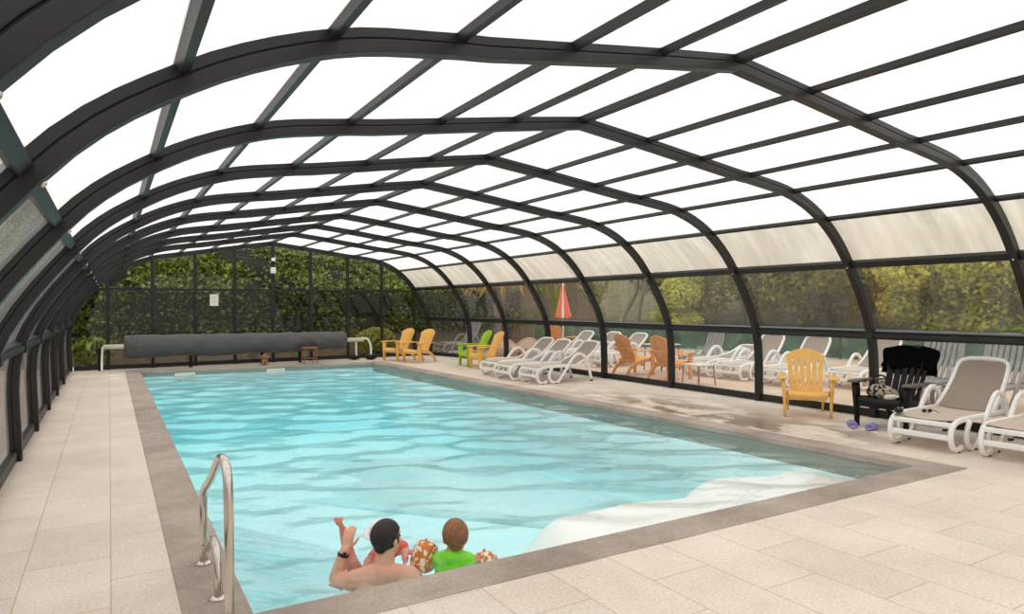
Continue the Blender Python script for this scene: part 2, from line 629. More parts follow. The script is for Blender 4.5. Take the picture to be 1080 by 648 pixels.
def kids(o):
    return [c for c in bpy.data.objects if c.parent == o]


def copy_tree(o, parent=None):
    c = o.copy()
    C.objects.link(c)
    if parent:
        c.parent = parent
    for k in kids(o):
        copy_tree(k, c)
    return c


def clone(o, label, loc, rz, group=None, scale=1.0):
    c = copy_tree(o)
    c.location = loc
    c.rotation_euler = (0, 0, rz)
    c.scale = (scale,) * 3
    c['label'] = label
    if group:
        c['group'] = group
    return c


def face(dx, dy):
    """rotation that turns the local front (-Y) towards (dx, dy)"""
    return math.atan2(dx, -dy)


def catmull(pts, n=6):
    P = [Vector(p) for p in pts]
    P = [2 * P[0] - P[1]] + P + [2 * P[-1] - P[-2]]
    out = []
    for i in range(1, len(P) - 2):
        for k in range(n):
            t = k / n
            a, b, c, d = P[i - 1], P[i], P[i + 1], P[i + 2]
            out.append(0.5 * ((2 * b) + (c - a) * t + (2 * a - 5 * b + 4 * c - d) * t * t + (3 * b - a - 3 * c + d) * t ** 3))
    out.append(P[-2])
    return out


def rrect(w_, h_, r=None, n=3):
    r = r if r is not None else min(w_, h_) * 0.4
    out = []
    for cx, cyy, a0 in ((w_ / 2 - r, h_ / 2 - r, 0), (-w_ / 2 + r, h_ / 2 - r, 90), (-w_ / 2 + r, -h_ / 2 + r, 180), (w_ / 2 - r, -h_ / 2 + r, 270)):
        for k in range(n + 1):
            a = R(a0 + 90 * k / n)
            out.append((cx + r * math.cos(a), cyy + r * math.sin(a)))
    return out


def leaves(name, pts, nrm, size, mat, parent=None, tilt=0.7, long=1.6):
    """pts (n,3), nrm (n,3): a scatter of folded leaf blades"""
    n = len(pts)
    nrm = nrm + rng.normal(0, tilt, (n, 3))
    nrm /= np.linalg.norm(nrm, axis=1)[:, None] + 1e-9
    a = rng.normal(0, 1, (n, 3))
    t1 = np.cross(nrm, a)
    t1 /= np.linalg.norm(t1, axis=1)[:, None] + 1e-9
    t2 = np.cross(nrm, t1)
    s = (size * rng.uniform(0.6, 1.35, n))[:, None]
    L, W = s * long * 0.5, s * 0.5
    v = np.empty((n, 6, 3))
    v[:, 0] = pts - t1 * L
    v[:, 1] = pts - t1 * L * 0.2 + t2 * W + nrm * W * 0.35
    v[:, 2] = pts + t1 * L
    v[:, 3] = pts - t1 * L * 0.2 - t2 * W + nrm * W * 0.35
    v = v[:, :4].reshape(-1, 3)
    me = bpy.data.meshes.new(name)
    idx = np.arange(n) * 4
    f = np.concatenate([np.stack([idx, idx + 1, idx + 2], 1), np.stack([idx, idx + 2, idx + 3], 1)])
    me.from_pydata(v.tolist(), [], f.tolist())
    me.materials.append(MT[mat])
    me.update()
    o = bpy.data.objects.new(name, me)
    C.objects.link(o)
    if parent:
        o.parent = parent
    return o


# ------------------------------------------------------------------ the setting: ground, pool
PL = [(0.595, 3.445), (6.337, 3.396), (5.90, 16.95), (0.604, 17.5)]      # inner edge of the coping, counter-clockwise
WATER = -0.105


def quad_ring(inner, outer, z0, z1):
    m = MB()
    n = len(inner)
    vs = [(x, y, z) for z in (z0, z1) for ring in (inner, outer) for x, y in ring]
    fs = []
    for i in range(n):
        j = (i + 1) % n
        fs += [(2 * n + i, 2 * n + j, 3 * n + j, 3 * n + i), (i, n + i, n + j, j), (i, j, 2 * n + j, 2 * n + i),
               (n + j, n + i, 3 * n + i, 3 * n + j)]
    m.add(vs, [tuple(reversed(f)) for f in fs])
    return m


def offs(poly, d):
    n = len(poly)
    out = []
    for i in range(n):
        p0, p1, p2 = (Vector(poly[i - 1]), Vector(poly[i]), Vector(poly[(i + 1) % n]))
        d1, d2 = (p1 - p0).normalized(), (p2 - p1).normalized()
        n1, n2 = Vector((d1.y, -d1.x)), Vector((d2.y, -d2.x))
        b = (n1 + n2).normalized()
        q = p1 + b * (d / b.dot(n1))
        out.append((q.x, q.y))
    return out


OUT = offs(PL, 0.30)
RECT = [(-0.95, -3.0), (8.85, -3.0), (8.85, 19.9), (-0.95, 19.9)]
tag(quad_ring(OUT, RECT, -0.12, 0.0).build('floor', 'deck'), 'beige stone paving around the pool inside the enclosure', 'floor', None, 'structure')
cop = quad_ring(PL, OUT, -0.055, 0.006)
co = tag(cop.build('trim_1', 'coping', None, False, 0.008), 'grey stone coping rimming the pool', 'pool edge', None, 'structure')
WALL = offs(PL, 0.03)


def pool_floor(x, y):
    return -1.05 - 0.6 * max(0, min(1, (y - 6) / 10))


m = MB()
base = [(x, y, pool_floor(x, y)) for x, y in WALL]
top = [(x, y, -0.05) for x, y in WALL]
m.add(base, [(3, 2, 1, 0)])
band = MB()
for a, b, zb in ((0, 1, -0.13), (1, 2, -0.24), (2, 3, -0.13), (3, 0, -0.13)):
    (xa, ya), (xb, yb) = WALL[a], WALL[b]
    m.add([base[a], base[b], (xb, yb, zb), (xa, ya, zb)], [(0, 1, 2, 3)])
    band.add([(xa, ya, zb), (xb, yb, zb), (xb, yb, -0.05), (xa, ya, -0.05)], [(0, 1, 2, 3)])
basin = tag(m.build('pool_basin', 'liner'), 'pale aqua lined basin of the swimming pool', 'pool', None, 'structure')
band.build('waterline_band', 'liner_grey', basin)
# shallow white entry shelf in the near right corner, its rim falling away in a slope
m = MB()
vs, fs = [], []
nx, ny = 46, 34
for j in range(ny):
    for i in range(nx):
        x = 2.55 + 3.82 * i / (nx - 1)
        y = 3.40 + 2.35 * j / (ny - 1)
        ex = max(0, 3.35 + .12 * math.sin(y * 4) - x)
        ey = max(0, y - 4.55 - .1 * math.sin(x * 2.6) - .08 * math.sin(x * 5.1))
        d = math.hypot(ex, ey) / 1.05
        d = min(1, d)
        vs.append((x, y, -0.27 - .86 * d * d * (3 - 2 * d)))
for j in range(ny - 1):
    for i in range(nx - 1):
        a = j * nx + i
        fs.append((a, a + 1, a + nx + 1, a + nx))
m.add(vs, fs)
m.build('entry_shelf', 'liner_white', basin, True)

# water: a body with a rippled top
nx, ny = 160, 340
wp = offs(PL, 0.035)
A, B_, Cc, D_ = [np.array(p) for p in (wp[0], wp[1], wp[2], wp[3])]
uu, vv = np.meshgrid(np.linspace(0, 1, nx), np.linspace(0, 1, ny))
vv = vv ** 1.25
XY = ((1 - uu)[..., None] * (1 - vv)[..., None] * A + uu[..., None] * (1 - vv)[..., None] * B_ + uu[..., None] * vv[..., None] * Cc + (1 - uu)[..., None] * vv[..., None] * D_)
Z = np.zeros_like(uu)
for k in range(26):
    lam = rng.uniform(0.2, 0.95)
    th = rng.normal(R(60), R(27))
    am = 0.0030 * (lam / 0.6) ** 0.8
    Z += am * np.sin(2 * math.pi * (XY[..., 0] * math.cos(th) + XY[..., 1] * math.sin(th)) / lam + rng.uniform(0, 6.28))
# rings spreading from the bathers
for (qx, qy) in ((1.45, 3.95), (1.85, 3.8)):
    rr = np.hypot(XY[..., 0] - qx, XY[..., 1] - qy)
    Z += 0.004 * np.sin(rr * 2 * math.pi / 0.24) * np.exp(-rr / 0.7)
Z += WATER
vs = np.concatenate([XY.reshape(-1, 2), Z.reshape(-1, 1)], 1).tolist()
fs = []
for j in range(ny - 1):
    for i in range(nx - 1):
        a = j * nx + i
        fs.append((a, a + 1, a + nx + 1, a + nx))
k0 = len(vs)
rim = [i for i in range(nx)] + [j * nx + nx - 1 for j in range(1, ny)] + [(ny - 1) * nx + i for i in range(nx - 2, -1, -1)] + [j * nx for j in range(ny - 2, 0, -1)]
low = []
for i in rim:
    x, y, z = vs[i]
    low.append(len(vs))
    vs.append([x, y, pool_floor(x, y) - 0.03])
for i in range(len(rim)):
    j = (i + 1) % len(rim)
    fs.append((rim[j], rim[i], low[i], low[j]))
fs.append(tuple(reversed(low)))
m = MB()
m.v, m.f = [tuple(v) for v in vs], fs
wt = m.build('pool_water', 'water', None, True)
tag(wt, 'rippled turquoise water filling the pool', 'water', None, 'stuff')

# outdoor terrace and ground beyond
m = MB()
m.add([(x, y, z) for z in (-0.16, -0.03) for x, y in ((-14, -12), (-0.9, -12), (-0.9, 32), (-14, 32))],
      [(4, 5, 6, 7), (3, 2, 1, 0), (0, 1, 5, 4), (1, 2, 6, 5), (2, 3, 7, 6), (3, 0, 4, 7)])
tag(m.build('ground', 'outdeck'), 'pinkish terrace paving outside the left wall', 'ground', None, 'structure')
m = MB()
m.add([(x, y, z) for z in (-0.16, -0.01) for x, y in ((8.8, -12), (17.2, -12), (17.2, 20.2), (8.8, 20.2))],
      [(4, 5, 6, 7), (3, 2, 1, 0), (0, 1, 5, 4), (1, 2, 6, 5), (2, 3, 7, 6), (3, 0, 4, 7)])
tag(m.build('ground', 'outdeck'), 'pinkish sun terrace outside the right wall', 'ground', None, 'structure')
m = MB()
gx = [17.2, 19, 21, 24, 28, 34, 42]
gz = [-0.05, 0.2, 0.7, 1.6, 2.8, 4.6, 6.2]
vs, fs = [], []
ys = list(range(-14, 46, 3))
for x, z in zip(gx, gz):
    for y in ys:
        vs.append((x - 0.0 * y, y, z + (0 if x < 18 else 0.25 * math.sin(y * 0.9 + x))))
q = len(ys)
for i in range(len(gx) - 1):
    for j in range(q - 1):
        fs.append((i * q + j, (i + 1) * q + j, (i + 1) * q + j + 1, i * q + j + 1))
m.add(vs, fs)
tag(m.build('ground', 'hill', None, True), 'dry grassy bank rising behind the green fence', 'ground', None, 'structure')
m = MB()
vs, fs = [], []
gy, gz = [19.9, 20.4, 22.5, 25, 30, 40], [-0.04, 0.1, 1.6, 3.2, 4.8, 5.5]
xs = list(range(-14, 18, 2)) + [17.2]
for y, z in zip(gy, gz):
    for x in xs:
        vs.append((x, y, z))
q = len(xs)
for i in range(len(gy) - 1):
    for j in range(q - 1):
        fs.append((i * q + j, i * q + j + 1, (i + 1) * q + j + 1, (i + 1) * q + j))
m.add(vs, fs)
tag(m.build('ground', 'soil', None, True), 'bank of dark soil behind the far gable', 'ground', None, 'structure')

# ------------------------------------------------------------------ the enclosure
XC, ZR = 3.665, 3.153
PR = [(0, 3.165), (0.829, 3.073), (1.53, 2.977), (2.244, 2.88), (2.96, 2.763), (3.551, 2.484), (4.05, 1.975), (4.51, 1.115), (4.575, 0.0)]
PLF = [(0, 3.165), (-0.781, 3.048), (-1.49, 2.925), (-2.18, 2.805), (-2.82, 2.679), (-3.42, 2.41), (-3.93, 1.985), (-4.46, 1.115), (-4.485, 0.0)]
YS = {-2: -2.34, -1: -0.51, 0: 1.48, 1: 3.151, 2: 4.889, 3: 6.628, 4: 8.423, 5: 10.237, 6: 12.155, 7: 13.974, 8: 15.876, 9: 18.45}


def smooth_profile(pr, n=5):
    pts = [Vector((x, 0, z)) for x, z in pr]
    c = [pts[0].lerp(pts[4], k / (4 * n)) * 0.5 + (pts[k // n].lerp(pts[k // n + 1], (k % n) / n)) * 0.5 for k in range(3 * n)] + catmull(pts[2:], n)[n:]
    return [(p.x, p.z) for p in c]


SR, SL = smooth_profile(PR), smooth_profile(PLF)      # every 5th sample is a purlin


def ypos(n, x):
    y = YS[n]
    if n == 0 and x < 0:
        return y + 0.055 * (-x)
    if x < 0:
        y += (-0.078 if n < 9 else 0.0) * (-x)
    return y


def normals(pr):
    out = []
    for i in range(len(pr)):
        a, b = pr[max(i - 1, 0)], pr[min(i + 1, len(pr) - 1)]
        dx, dz = b[0] - a[0], b[1] - a[1]
        l = math.hypot(dx, dz)
        nx_, nz_ = -dz / l, dx / l
        if nz_ < 0 or (abs(nz_) < 0.2 and nx_ * pr[i][0] < 0):
            nx_, nz_ = -nx_, -nz_
        out.append((nx_, nz_))
    return out


NR, NL = normals(SR), normals(SL)
NR[0] = NL[0] = (0, 1)
NR[-1], NL[-1] = (1, 0), (-1, 0)


def P3(n, side, i, off=0.0, dy=0.0):
    pr, nm = (SR, NR) if side > 0 else (SL, NL)
    x, z = pr[i]
    # the right-hand wall splays a little outwards towards its foot
    k = 0.05 * (max(x, 0) / 4.575) ** 2 if n < 9 else 0.0
    return Vector(((XC + x) * (1 + k) + nm[i][0] * off, ypos(n, x) * (1 + k) + dy, z - (1.5 - z) * k + nm[i][1] * off))


SEC = [(.03, .032), (-.022, .032), (-.022, .024), (-.032, .024), (-.032, .04), (-.088, .04),
       (-.088, -.04), (-.032, -.04), (-.032, -.024), (-.022, -.024), (-.022, -.032), (.03, -.032)]
ORD = {-2: 'arch rib behind the viewpoint', -1: 'arch rib just behind the viewpoint', 0: 'arch rib nearest overhead, cut off by the top left corner',
       1: 'largest arch rib crossing the whole picture', 2: 'second arch rib from the front', 3: 'third arch rib from the front',
       4: 'fourth arch rib from the front', 5: 'fifth arch rib from the front', 6: 'sixth arch rib from the front',
       7: 'seventh arch rib from the front', 8: 'arch rib next to the far gable', 9: 'farthest arch rib framing the far gable'}
tn = 2
for n in YS:
    m = MB()
    seq = [(-1, i) for i in range(len(SL) - 1, 0, -1)] + [(1, i) for i in range(len(SR))]
    vs = []
    for sd, i in seq:
        for off, dy in SEC:
            vs.append(P3(n, sd, i, off, dy))
    k = len(SEC)
    fs = []
    for a in range(len(seq) - 1):
        for j in range(k):
            j2 = (j + 1) % k
            fs.append((a * k + j, a * k + j2, (a + 1) * k + j2, (a + 1) * k + j))
    fs += [tuple(range(k - 1, -1, -1)), tuple((len(seq) - 1) * k + j for j in range(k))]
    m.add(vs, fs)
    o = tag(m.build('trim_%d' % tn, 'alu', None, False, 0.004), 'anthracite aluminium ' + ORD[n], 'arch rib', 'arch ribs of the pool enclosure', 'structure')
    tn += 1
    # foot plates and rail brackets on the rib
    for sd in (-1, 1):
        q = MB()
        p = P3(n, sd, 40)
        q.box((p.x - sd * 0.03, p.y, 0.028), (0.1, 0.12, 0.06))
        q.build('foot_plate', 'alu', o, False, 0.006)
        q = MB()
        p = P3(n, sd, 35, -0.085)
        q.box((p.x, p.y, p.z), (0.05, 0.12, 0.09))
        q.build('rail_bracket', 'alu', o, False, 0.008)
        q = MB()
        p = P3(n, sd, 30, -0.09)
        q.ell(p, (0.014, 0.014, 0.014), None, 8, 6)
        q.build('bolt', 'steel', o, True)

ceil = thing('ceiling', 'frosted polycarbonate vault over the pool', 'roof', (0, 0, 0), 0, None, 'structure')
keys = sorted(YS)
wn_ = 1
for a, b in zip(keys[:-1], keys[1:]):
    m = MB()
    vs, fs = [], []
    seq = [(-1, i) for i in range(30, 0, -1)] + [(1, i) for i in range(31)]
    for sd, i in seq:
        vs += [P3(a, sd, i, 0.022), P3(b, sd, i, 0.022)]
    for j in range(len(seq) - 1):
        fs.append((2 * j, 2 * j + 1, 2 * j + 3, 2 * j + 2))
    m.add(vs, fs)
    bay = m.build('roof_panel', 'poly', ceil, True)
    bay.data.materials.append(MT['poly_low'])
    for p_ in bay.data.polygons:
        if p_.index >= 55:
            p_.material_index = 1  # lowest right strip gets the painted-in dimness
    for sd in (-1, 1):
        for q in range(0, 6):
            if sd < 0 and q == 0:
                continue
            pm = MB()
            i = q * 5
            nm = (NR if sd > 0 else NL)[i]
            w_, h_ = (0.085, 0.075) if q == 0 else (0.046, 0.05)
            pm.beam(P3(a, sd, i, 0.005), P3(b, sd, i, 0.005), w_, h_, (nm[0], 0, nm[1]))
            pm.build('purlin', 'alu', bay)
    for sd in (1, -1):
        fm = MB()
        for i, w_, h_, off in ((30, 0.085 if sd > 0 else 0.06, 0.07 if sd > 0 else 0.055, -.01), (35, 0.11, 0.085, -.02), (40, 0.1, 0.06, -.02)):
            nm = (NR if sd > 0 else NL)[i]
            pa, pb = P3(a, sd, i, off), P3(b, sd, i, off)
            if i == 40:
                pa.z = pb.z = 0.055
            fm.beam(pa, pb, w_, h_, (nm[0], 0, nm[1]))
        # a raised drip edge on the middle rail
        fm.beam(P3(a, sd, 35, -0.07), P3(b, sd, 35, -0.07), 0.05, 0.05, (1, 0, 0))
        fr = fm.build('window_%d' % wn_, 'alu', None, False, 0.004)
        pos = 'right' if sd > 0 else 'left'
        fr_lab = '%s side glazed bay between the %s and the next' % (pos, ORD[a].split(',')[0])
        tag(fr, fr_lab, 'window', 'side windows of the enclosure', 'structure')
        wn_ += 1
        for i0, i1, mt in ((30, 35, 'glass'), (35, 40, 'glass_low')):
            pmb = MB()
            vs, fs = [], []
            for i in range(i0, i1 + 1):
                vs += [P3(a, sd, i, 0.01), P3(b, sd, i, 0.01)]
            for j in range(i1 - i0):
                fs.append((2 * j, 2 * j + 1, 2 * j + 3, 2 * j + 2))
            pmb.add(vs, fs)
            pmb.build('pane', mt if sd > 0 else 'glass_left', fr, True)

# far gable
YG = YS[9]


def arch_z(x):
    pr = SR if x >= 0 else SL
    for i in range(len(pr) - 1):
        x0, x1 = abs(pr[i][0]), abs(pr[i + 1][0])
        if x0 <= abs(x) <= x1:
            t = (abs(x) - x0) / (x1 - x0 + 1e-9)
            return pr[i][1] * (1 - t) + pr[i + 1][1] * t
    return 0.0


gab = thing('wall_back', 'glazed far gable of dark posts with the hedge behind it', 'wall', (0, 0, 0), 0, None, 'structure')
PX = [-0.03, 0.9, 1.84, 2.765, 3.70, 4.69, 5.71, 6.7, 7.7]
for x in PX:
    m = MB()
    h = arch_z(x - XC)
    w_ = 0.075
    m.box((x, YG, h / 2), (w_, 0.07, h))
    m.build('post', 'alu', gab, False, 0.004)
for z, h in ((0.06, 0.1), (1.9, 0.055)):
    m = MB()
    xs_ = [x for x in np.arange(-0.7, 8.4, 0.02) if arch_z(x - XC) > z]
    m.box(((xs_[0] + xs_[-1]) / 2, YG, z), (xs_[-1] - xs_[0], 0.06, h))
    m.build('rail', 'alu', gab)
m = MB()
seq = [(SL[i][0] + XC, SL[i][1]) for i in range(len(SL) - 1, 0, -1)] + [(x + XC, z) for x, z in SR]
m.add([(x, YG + 0.02, z) for x, z in seq], [tuple(range(len(seq)))])
m.build('pane', 'glass_back', gab)

m = MB()
m.box((2.27, YG - 0.05, 1.64), (0.2, 0.006, 0.29))
nt_ = tag(m.build('notice', 'paper'), 'cream notice sheet stuck on the far gable glass', 'sign')
m = MB()
for i in range(7):
    m.box((2.27 - (0.02 if i % 2 else 0), YG - 0.054, 1.75 - i * 0.03), (0.13 - (0.04 if i % 2 else 0), 0.001, 0.006))
m.build('faded_lines', 'beigecloth', nt_)
fl = thing('floodlight', 'small white floodlight high on the centre gable post', 'lamp', (3.70, YG - 0.05, 2.70))
m = MB()
m.box((0, -0.05, 0), (0.1, 0.07, 0.09), Matrix.Rotation(R(-20), 3, 'X'))
m.build('housing', 'whitebox', fl, False, 0.015)
m = MB()
m.box((0, -0.03, -0.07), (0.09, 0.06, 0.05))
m.build('bracket', 'black', fl, False, 0.01)
m = MB()
m.box((3.70, YG - 0.075, 2.42), (0.13, 0.07, 0.16))
jb = tag(m.build('junction_box', 'whitebox', None, False, 0.012), 'white square junction box under the floodlight', 'box')
m = MB()
m.box((3.70, YG - 0.113, 2.42), (0.1, 0.006, 0.13))
m.build('cover_plate', 'whitebox', jb, False, 0.004)


# ------------------------------------------------------------------ planting
def hedge():
    root = thing('hedge', 'tall ivy covered hedge filling the far gable', 'hedge', (0, 0, 0))
    # core body
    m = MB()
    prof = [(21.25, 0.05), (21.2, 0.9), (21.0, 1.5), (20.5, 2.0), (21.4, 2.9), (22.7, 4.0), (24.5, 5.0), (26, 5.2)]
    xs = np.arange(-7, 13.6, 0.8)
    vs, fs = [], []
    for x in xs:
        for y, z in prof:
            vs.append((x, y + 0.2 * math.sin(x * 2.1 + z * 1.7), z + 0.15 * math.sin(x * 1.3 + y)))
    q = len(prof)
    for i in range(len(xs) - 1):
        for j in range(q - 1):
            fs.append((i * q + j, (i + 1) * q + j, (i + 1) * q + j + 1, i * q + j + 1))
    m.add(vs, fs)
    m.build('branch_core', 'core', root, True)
    n = 95000
    t = rng.uniform(0, 1, n)
    x = rng.uniform(-7, 13.4, n)
    Y = np.array([p[0] for p in prof])
    Zz = np.array([p[1] for p in prof])
    s = np.concatenate([[0], np.cumsum(np.hypot(np.diff(Y), np.diff(Zz)))])
    s /= s[-1]
    y = np.interp(t, s, Y)
    z = np.interp(t, s, Zz)
    lump = 0.22 * np.sin(x * 2.9 + z * 2.3) + 0.18 * np.sin(x * 5.3 - z * 4.1 + 1) + 0.12 * np.sin(z * 7 + x)
    y = y - 0.05 - np.abs(rng.normal(0, 0.12, n)) - 0.5 * lump * 0.5 + 0.1
    z = z + 0.1 * lump
    keep = (lump + rng.normal(0, 0.2, n)) > -0.62
    pts = np.stack([x, y, z], 1)[keep]
    nr = np.tile(np.array([0, -1.0, 0.75]), (len(pts), 1))
    leaves('foliage', pts, nr, 0.085, 'leaf_ivy', root, 0.6, 1.5)


hedge()


def tree(label, loc, h, rad, mat, nleaf, size, trunk='bark', group=None, name='tree', crown=0.62, lean=0.0, cat='tree', lobes=15):
    nleaf, size = int(nleaf * 1.9), size * .74
    root = thing(name, label, cat, loc, 0, group)
    m = MB()
    tip = Vector((lean, 0, h * 0.8))
    path = [Vector((0, 0, -0.2)), Vector((lean * 0.2 + 0.05, 0.03, h * 0.25)), Vector((lean * 0.55, -0.04, h * 0.52)), tip]
    path = catmull(path, 4)
    m.tube(path, 0.022 * h, 8, scales=[1.2 - 0.95 * i / (len(path) - 1) for i in range(len(path))])
    for i in range(6):
        a = i * 1.05 + random.random()
        st = path[5 + i % 5]
        e = st + Vector((math.cos(a) * rad * 0.7, math.sin(a) * rad * 0.7, h * 0.22))
        m.tube([st, (st + e) / 2 + Vector((0, 0, 0.05 * h)), e], 0.009 * h, 6, scales=[1, 0.7, 0.3])
    m.build('trunk', trunk, root, True)
    pts = []
    cen = []
    for i in range(lobes):
        a = random.random() * 6.28
        rr = rad * math.sqrt(random.random()) * 0.62
        zc = h * (1 - crown) + h * crown * random.uniform(0.12, 0.82)
        cen.append(((math.cos(a) * rr + lean * zc / h, math.sin(a) * rr, zc), rad * random.uniform(0.36, 0.6)))
    nrm = []
    for (c, r) in cen:
        k = nleaf // lobes
        d = rng.normal(0, 1, (k, 3))
        d /= np.linalg.norm(d, axis=1)[:, None]
        rr = r * rng.uniform(0.55, 1.08, k)[:, None]
        p = np.array(c) + d * rr * np.array([1, 1, 0.85])
        pts.append(p)
        nrm.append(d + np.array([0, 0, 0.5]))
    leaves('foliage', np.concatenate(pts), np.concatenate(nrm), size, mat, root, 0.5, 1.7)
    return root


TR = [
    ('olive green tree at the far end of the bank behind the red parasol', (16.2, 27.5, 0), 7.5, 2.6, 'leaf_olive', 5200, .2, 'bark', .75, 0),
    ('dark dense tree in the far corner behind the palm', (11.6, 24.0, 1.5), 6.5, 2.3, 'leaf_dark', 4600, .18, 'bark', .8, 0),
    ('tall dark tree beyond the rock bed', (14.2, 24.6, 0.3), 6.8, 2.2, 'leaf_dark', 4600, .18, 'bark', .85, 0),
    ('olive tree standing left of the pale trunked tree', (18.6, 24.5, 0.3), 6.6, 2.2, 'leaf_olive', 4200, .18, 'bark', .85, 0),
    ('light yellow green tree behind the pair of orange wooden chairs', (18.8, 19.9, 0.1), 5.8, 1.7, 'leaf_lime', 3400, .15, 'birch', .72, .3),
    ('dark broad tree behind the round end of the terrace', (20.6, 20.8, .4), 6.6, 2.3, 'leaf_dark', 4400, .18, 'bark', .9, 0),
    ('olive bushy tree above the middle of the green fence', (20.2, 17.0, .4), 6.2, 2.2, 'leaf_olive', 4400, .16, 'bark', .9, 0),
    ('dark tree behind the outdoor white loungers', (21.0, 14.2, .5), 6.6, 2.3, 'leaf_dark', 4400, .17, 'bark', .92, 0),
    ('olive tree seen above the inside yellow chair', (20.0, 12.2, .4), 5.6, 2.0, 'leaf_olive', 4400, .15, 'bark', .92, 0),
    ('bright yellow green bush tree on the right above the black chair', (18.9, 10.0, .2), 3.7, 1.5, 'leaf_lime', 4600, .12, 'birch', .95, 0),
    ('second yellow green bush tree on the right beside the frame edge', (18.9, 8.0, .2), 3.9, 1.6, 'leaf_lime', 4400, .12, 'birch', .95, 0),
    ('dark tree towering behind the yellow green bushes', (22.4, 10.2, .9), 7.0, 2.5, 'leaf_dark', 4600, .18, 'bark', .92, 0),
    ('dark tree at the right edge of the view', (22.0, 6.6, .8), 7.0, 2.4, 'leaf_dark', 4200, .18, 'bark', .92, 0),
    ('olive shrub tree at the right edge in front of the dark one', (19.2, 5.8, .2), 4.2, 1.7, 'leaf_olive', 3600, .14, 'bark', .95, 0),
    ('olive tree far back on the bank between two dark ones', (24.5, 17.4, 1.2), 7.2, 2.5, 'leaf_olive', 4200, .19, 'bark', .9, 0),
    ('yellow green shrub tree growing over the fence below the pale trunks', (17.9, 18.2, 0), 3.0, 1.1, 'leaf_lime', 2400, .12, 'birch', .9, 0),
]
for lab, loc, h, rad, mt, nl, sz, tk, cr, ln in TR:
    tree(lab, loc, h, rad, mt, nl, sz, tk, 'trees on the bank', 'tree', cr, ln)


def pale_tree(label, loc, pathpts):
    root = thing('bare_tree', label, 'tree', loc, 0, 'pale bare trunked trees')
    m = MB()
    p = catmull(pathpts, 5)
    m.tube(p, 0.13, 8, scales=[1.1 - 0.6 * i / (len(p) - 1) for i in range(len(p))])
    m.build('trunk', 'birch', root, True)
    for a in (0.6, 2.5, 4.4):
        q = MB()
        st = p[int(len(p) * 0.55)]
        e = st + Vector((math.cos(a) * 0.9, math.sin(a) * 0.9, 1.4))
        q.tube(catmull([st, st + Vector((math.cos(a) * 0.35, math.sin(a) * 0.35, 0.8)), e], 4), 0.05, 6)
        q.build('branch', 'birch', root, True)
    d = rng.normal(0, 1, (900, 3)) * np.array([0.9, 0.9, 0.6])
    leaves('foliage', d + np.array([p[-1].x, p[-1].y, p[-1].z + 0.6]), d, 0.14, 'leaf_lime', root)


pale_tree('pale crooked trunk leaning right behind the fence', (17.9, 21.6, 0), [(0, 0, -.1), (0.25, -0.2, 1.0), (0.75, -0.5, 2.2), (0.6, -.4, 3.4), (0.9, -.6, 4.4)])
pale_tree('pale forked trunk standing right of the crooked one', (18.5, 20.6, 0), [(0, 0, -.1), (-0.2, 0.1, 1.0), (0.1, 0.0, 2.2), (0.4, -.3, 3.4), (0.5, -.3, 4.4)])


def palm(label, loc, h):
    root = thing('palm', label, 'palm', loc, 0)
    m = MB()
    p = catmull([(0, 0, -.1), (0.03, 0, h * .4), (-.03, 0, h * .75), (0, 0, h)], 5)
    m.tube(p, 0.22, 12, scales=[1.1 - .35 * i / (len(p) - 1) + (0.06 if i % 2 else 0) for i in range(len(p))])
    m.build('trunk', 'bark', root, True)
    for i in range(13):
        a = i * 2.4
        d = Vector((math.cos(a), math.sin(a), 0))
        rise = 0.9 if i % 3 else 0.25
        pts = catmull([Vector((0, 0, h)), Vector((0, 0, h)) + d * .35 + Vector((0, 0, .45 * rise)), Vector((0, 0, h)) + d * .85 + Vector((0, 0, .5 * rise)), Vector((0, 0, h)) + d * 1.25 + Vector((0, 0, .05 * rise - .25))], 4)
        q = MB()
        sc = [0.5, 1, 1.2, 1.3, 1.3, 1.3, 1.3, 1.2, 1.1, 1, .8, .5, .1]
        q.sweep(pts, [(-.085, .0), (0, .03), (.085, 0), (0, .022)], (0, 0, 1), True, False, sc[:len(pts)])
        q.build('frond', 'leaf_palm', root)


palm('stout palm with orange yellow fronds left of the rock bed', (10.7, 18.6, 0), 1.95)
palm('stout grey trunked palm with yellowing fronds right of the other palm', (11.9, 18.9, 0), 2.3)

# banana-like bright plant beside the parasol
bl = thing('banana_plant', 'bright yellow green upright plant left of the red parasol', 'plant', (12.2, 17.6, 0))
m = MB()
m.tube([(0, 0, 0), (0.03, 0, 0.9)], 0.06, 8, scales=[1, .6])
m.build('stem', 'leaf_fresh', bl, True)
for i, (a, l, hh) in enumerate(((0.3, .5, 2.3), (2.4, .35, 2.1), (4.2, .4, 1.9), (5.4, .3, 2.35), (1.3, .2, 2.5))):
    q = MB()
    d = Vector((math.cos(a), math.sin(a), 0))
    p = catmull([Vector((0, 0, .8)), d * l * .3 + Vector((0, 0, hh * .7)), d * l + Vector((0, 0, hh))], 4)
    q.sweep(p, [(-.09, 0), (0, .02), (.09, 0), (0, .012)], (1, .2, .3), True, False, [.2, .5, .8, 1, 1, 1, .9, .6, .1])
    q.build('leaf', 'leaf_fresh', bl)

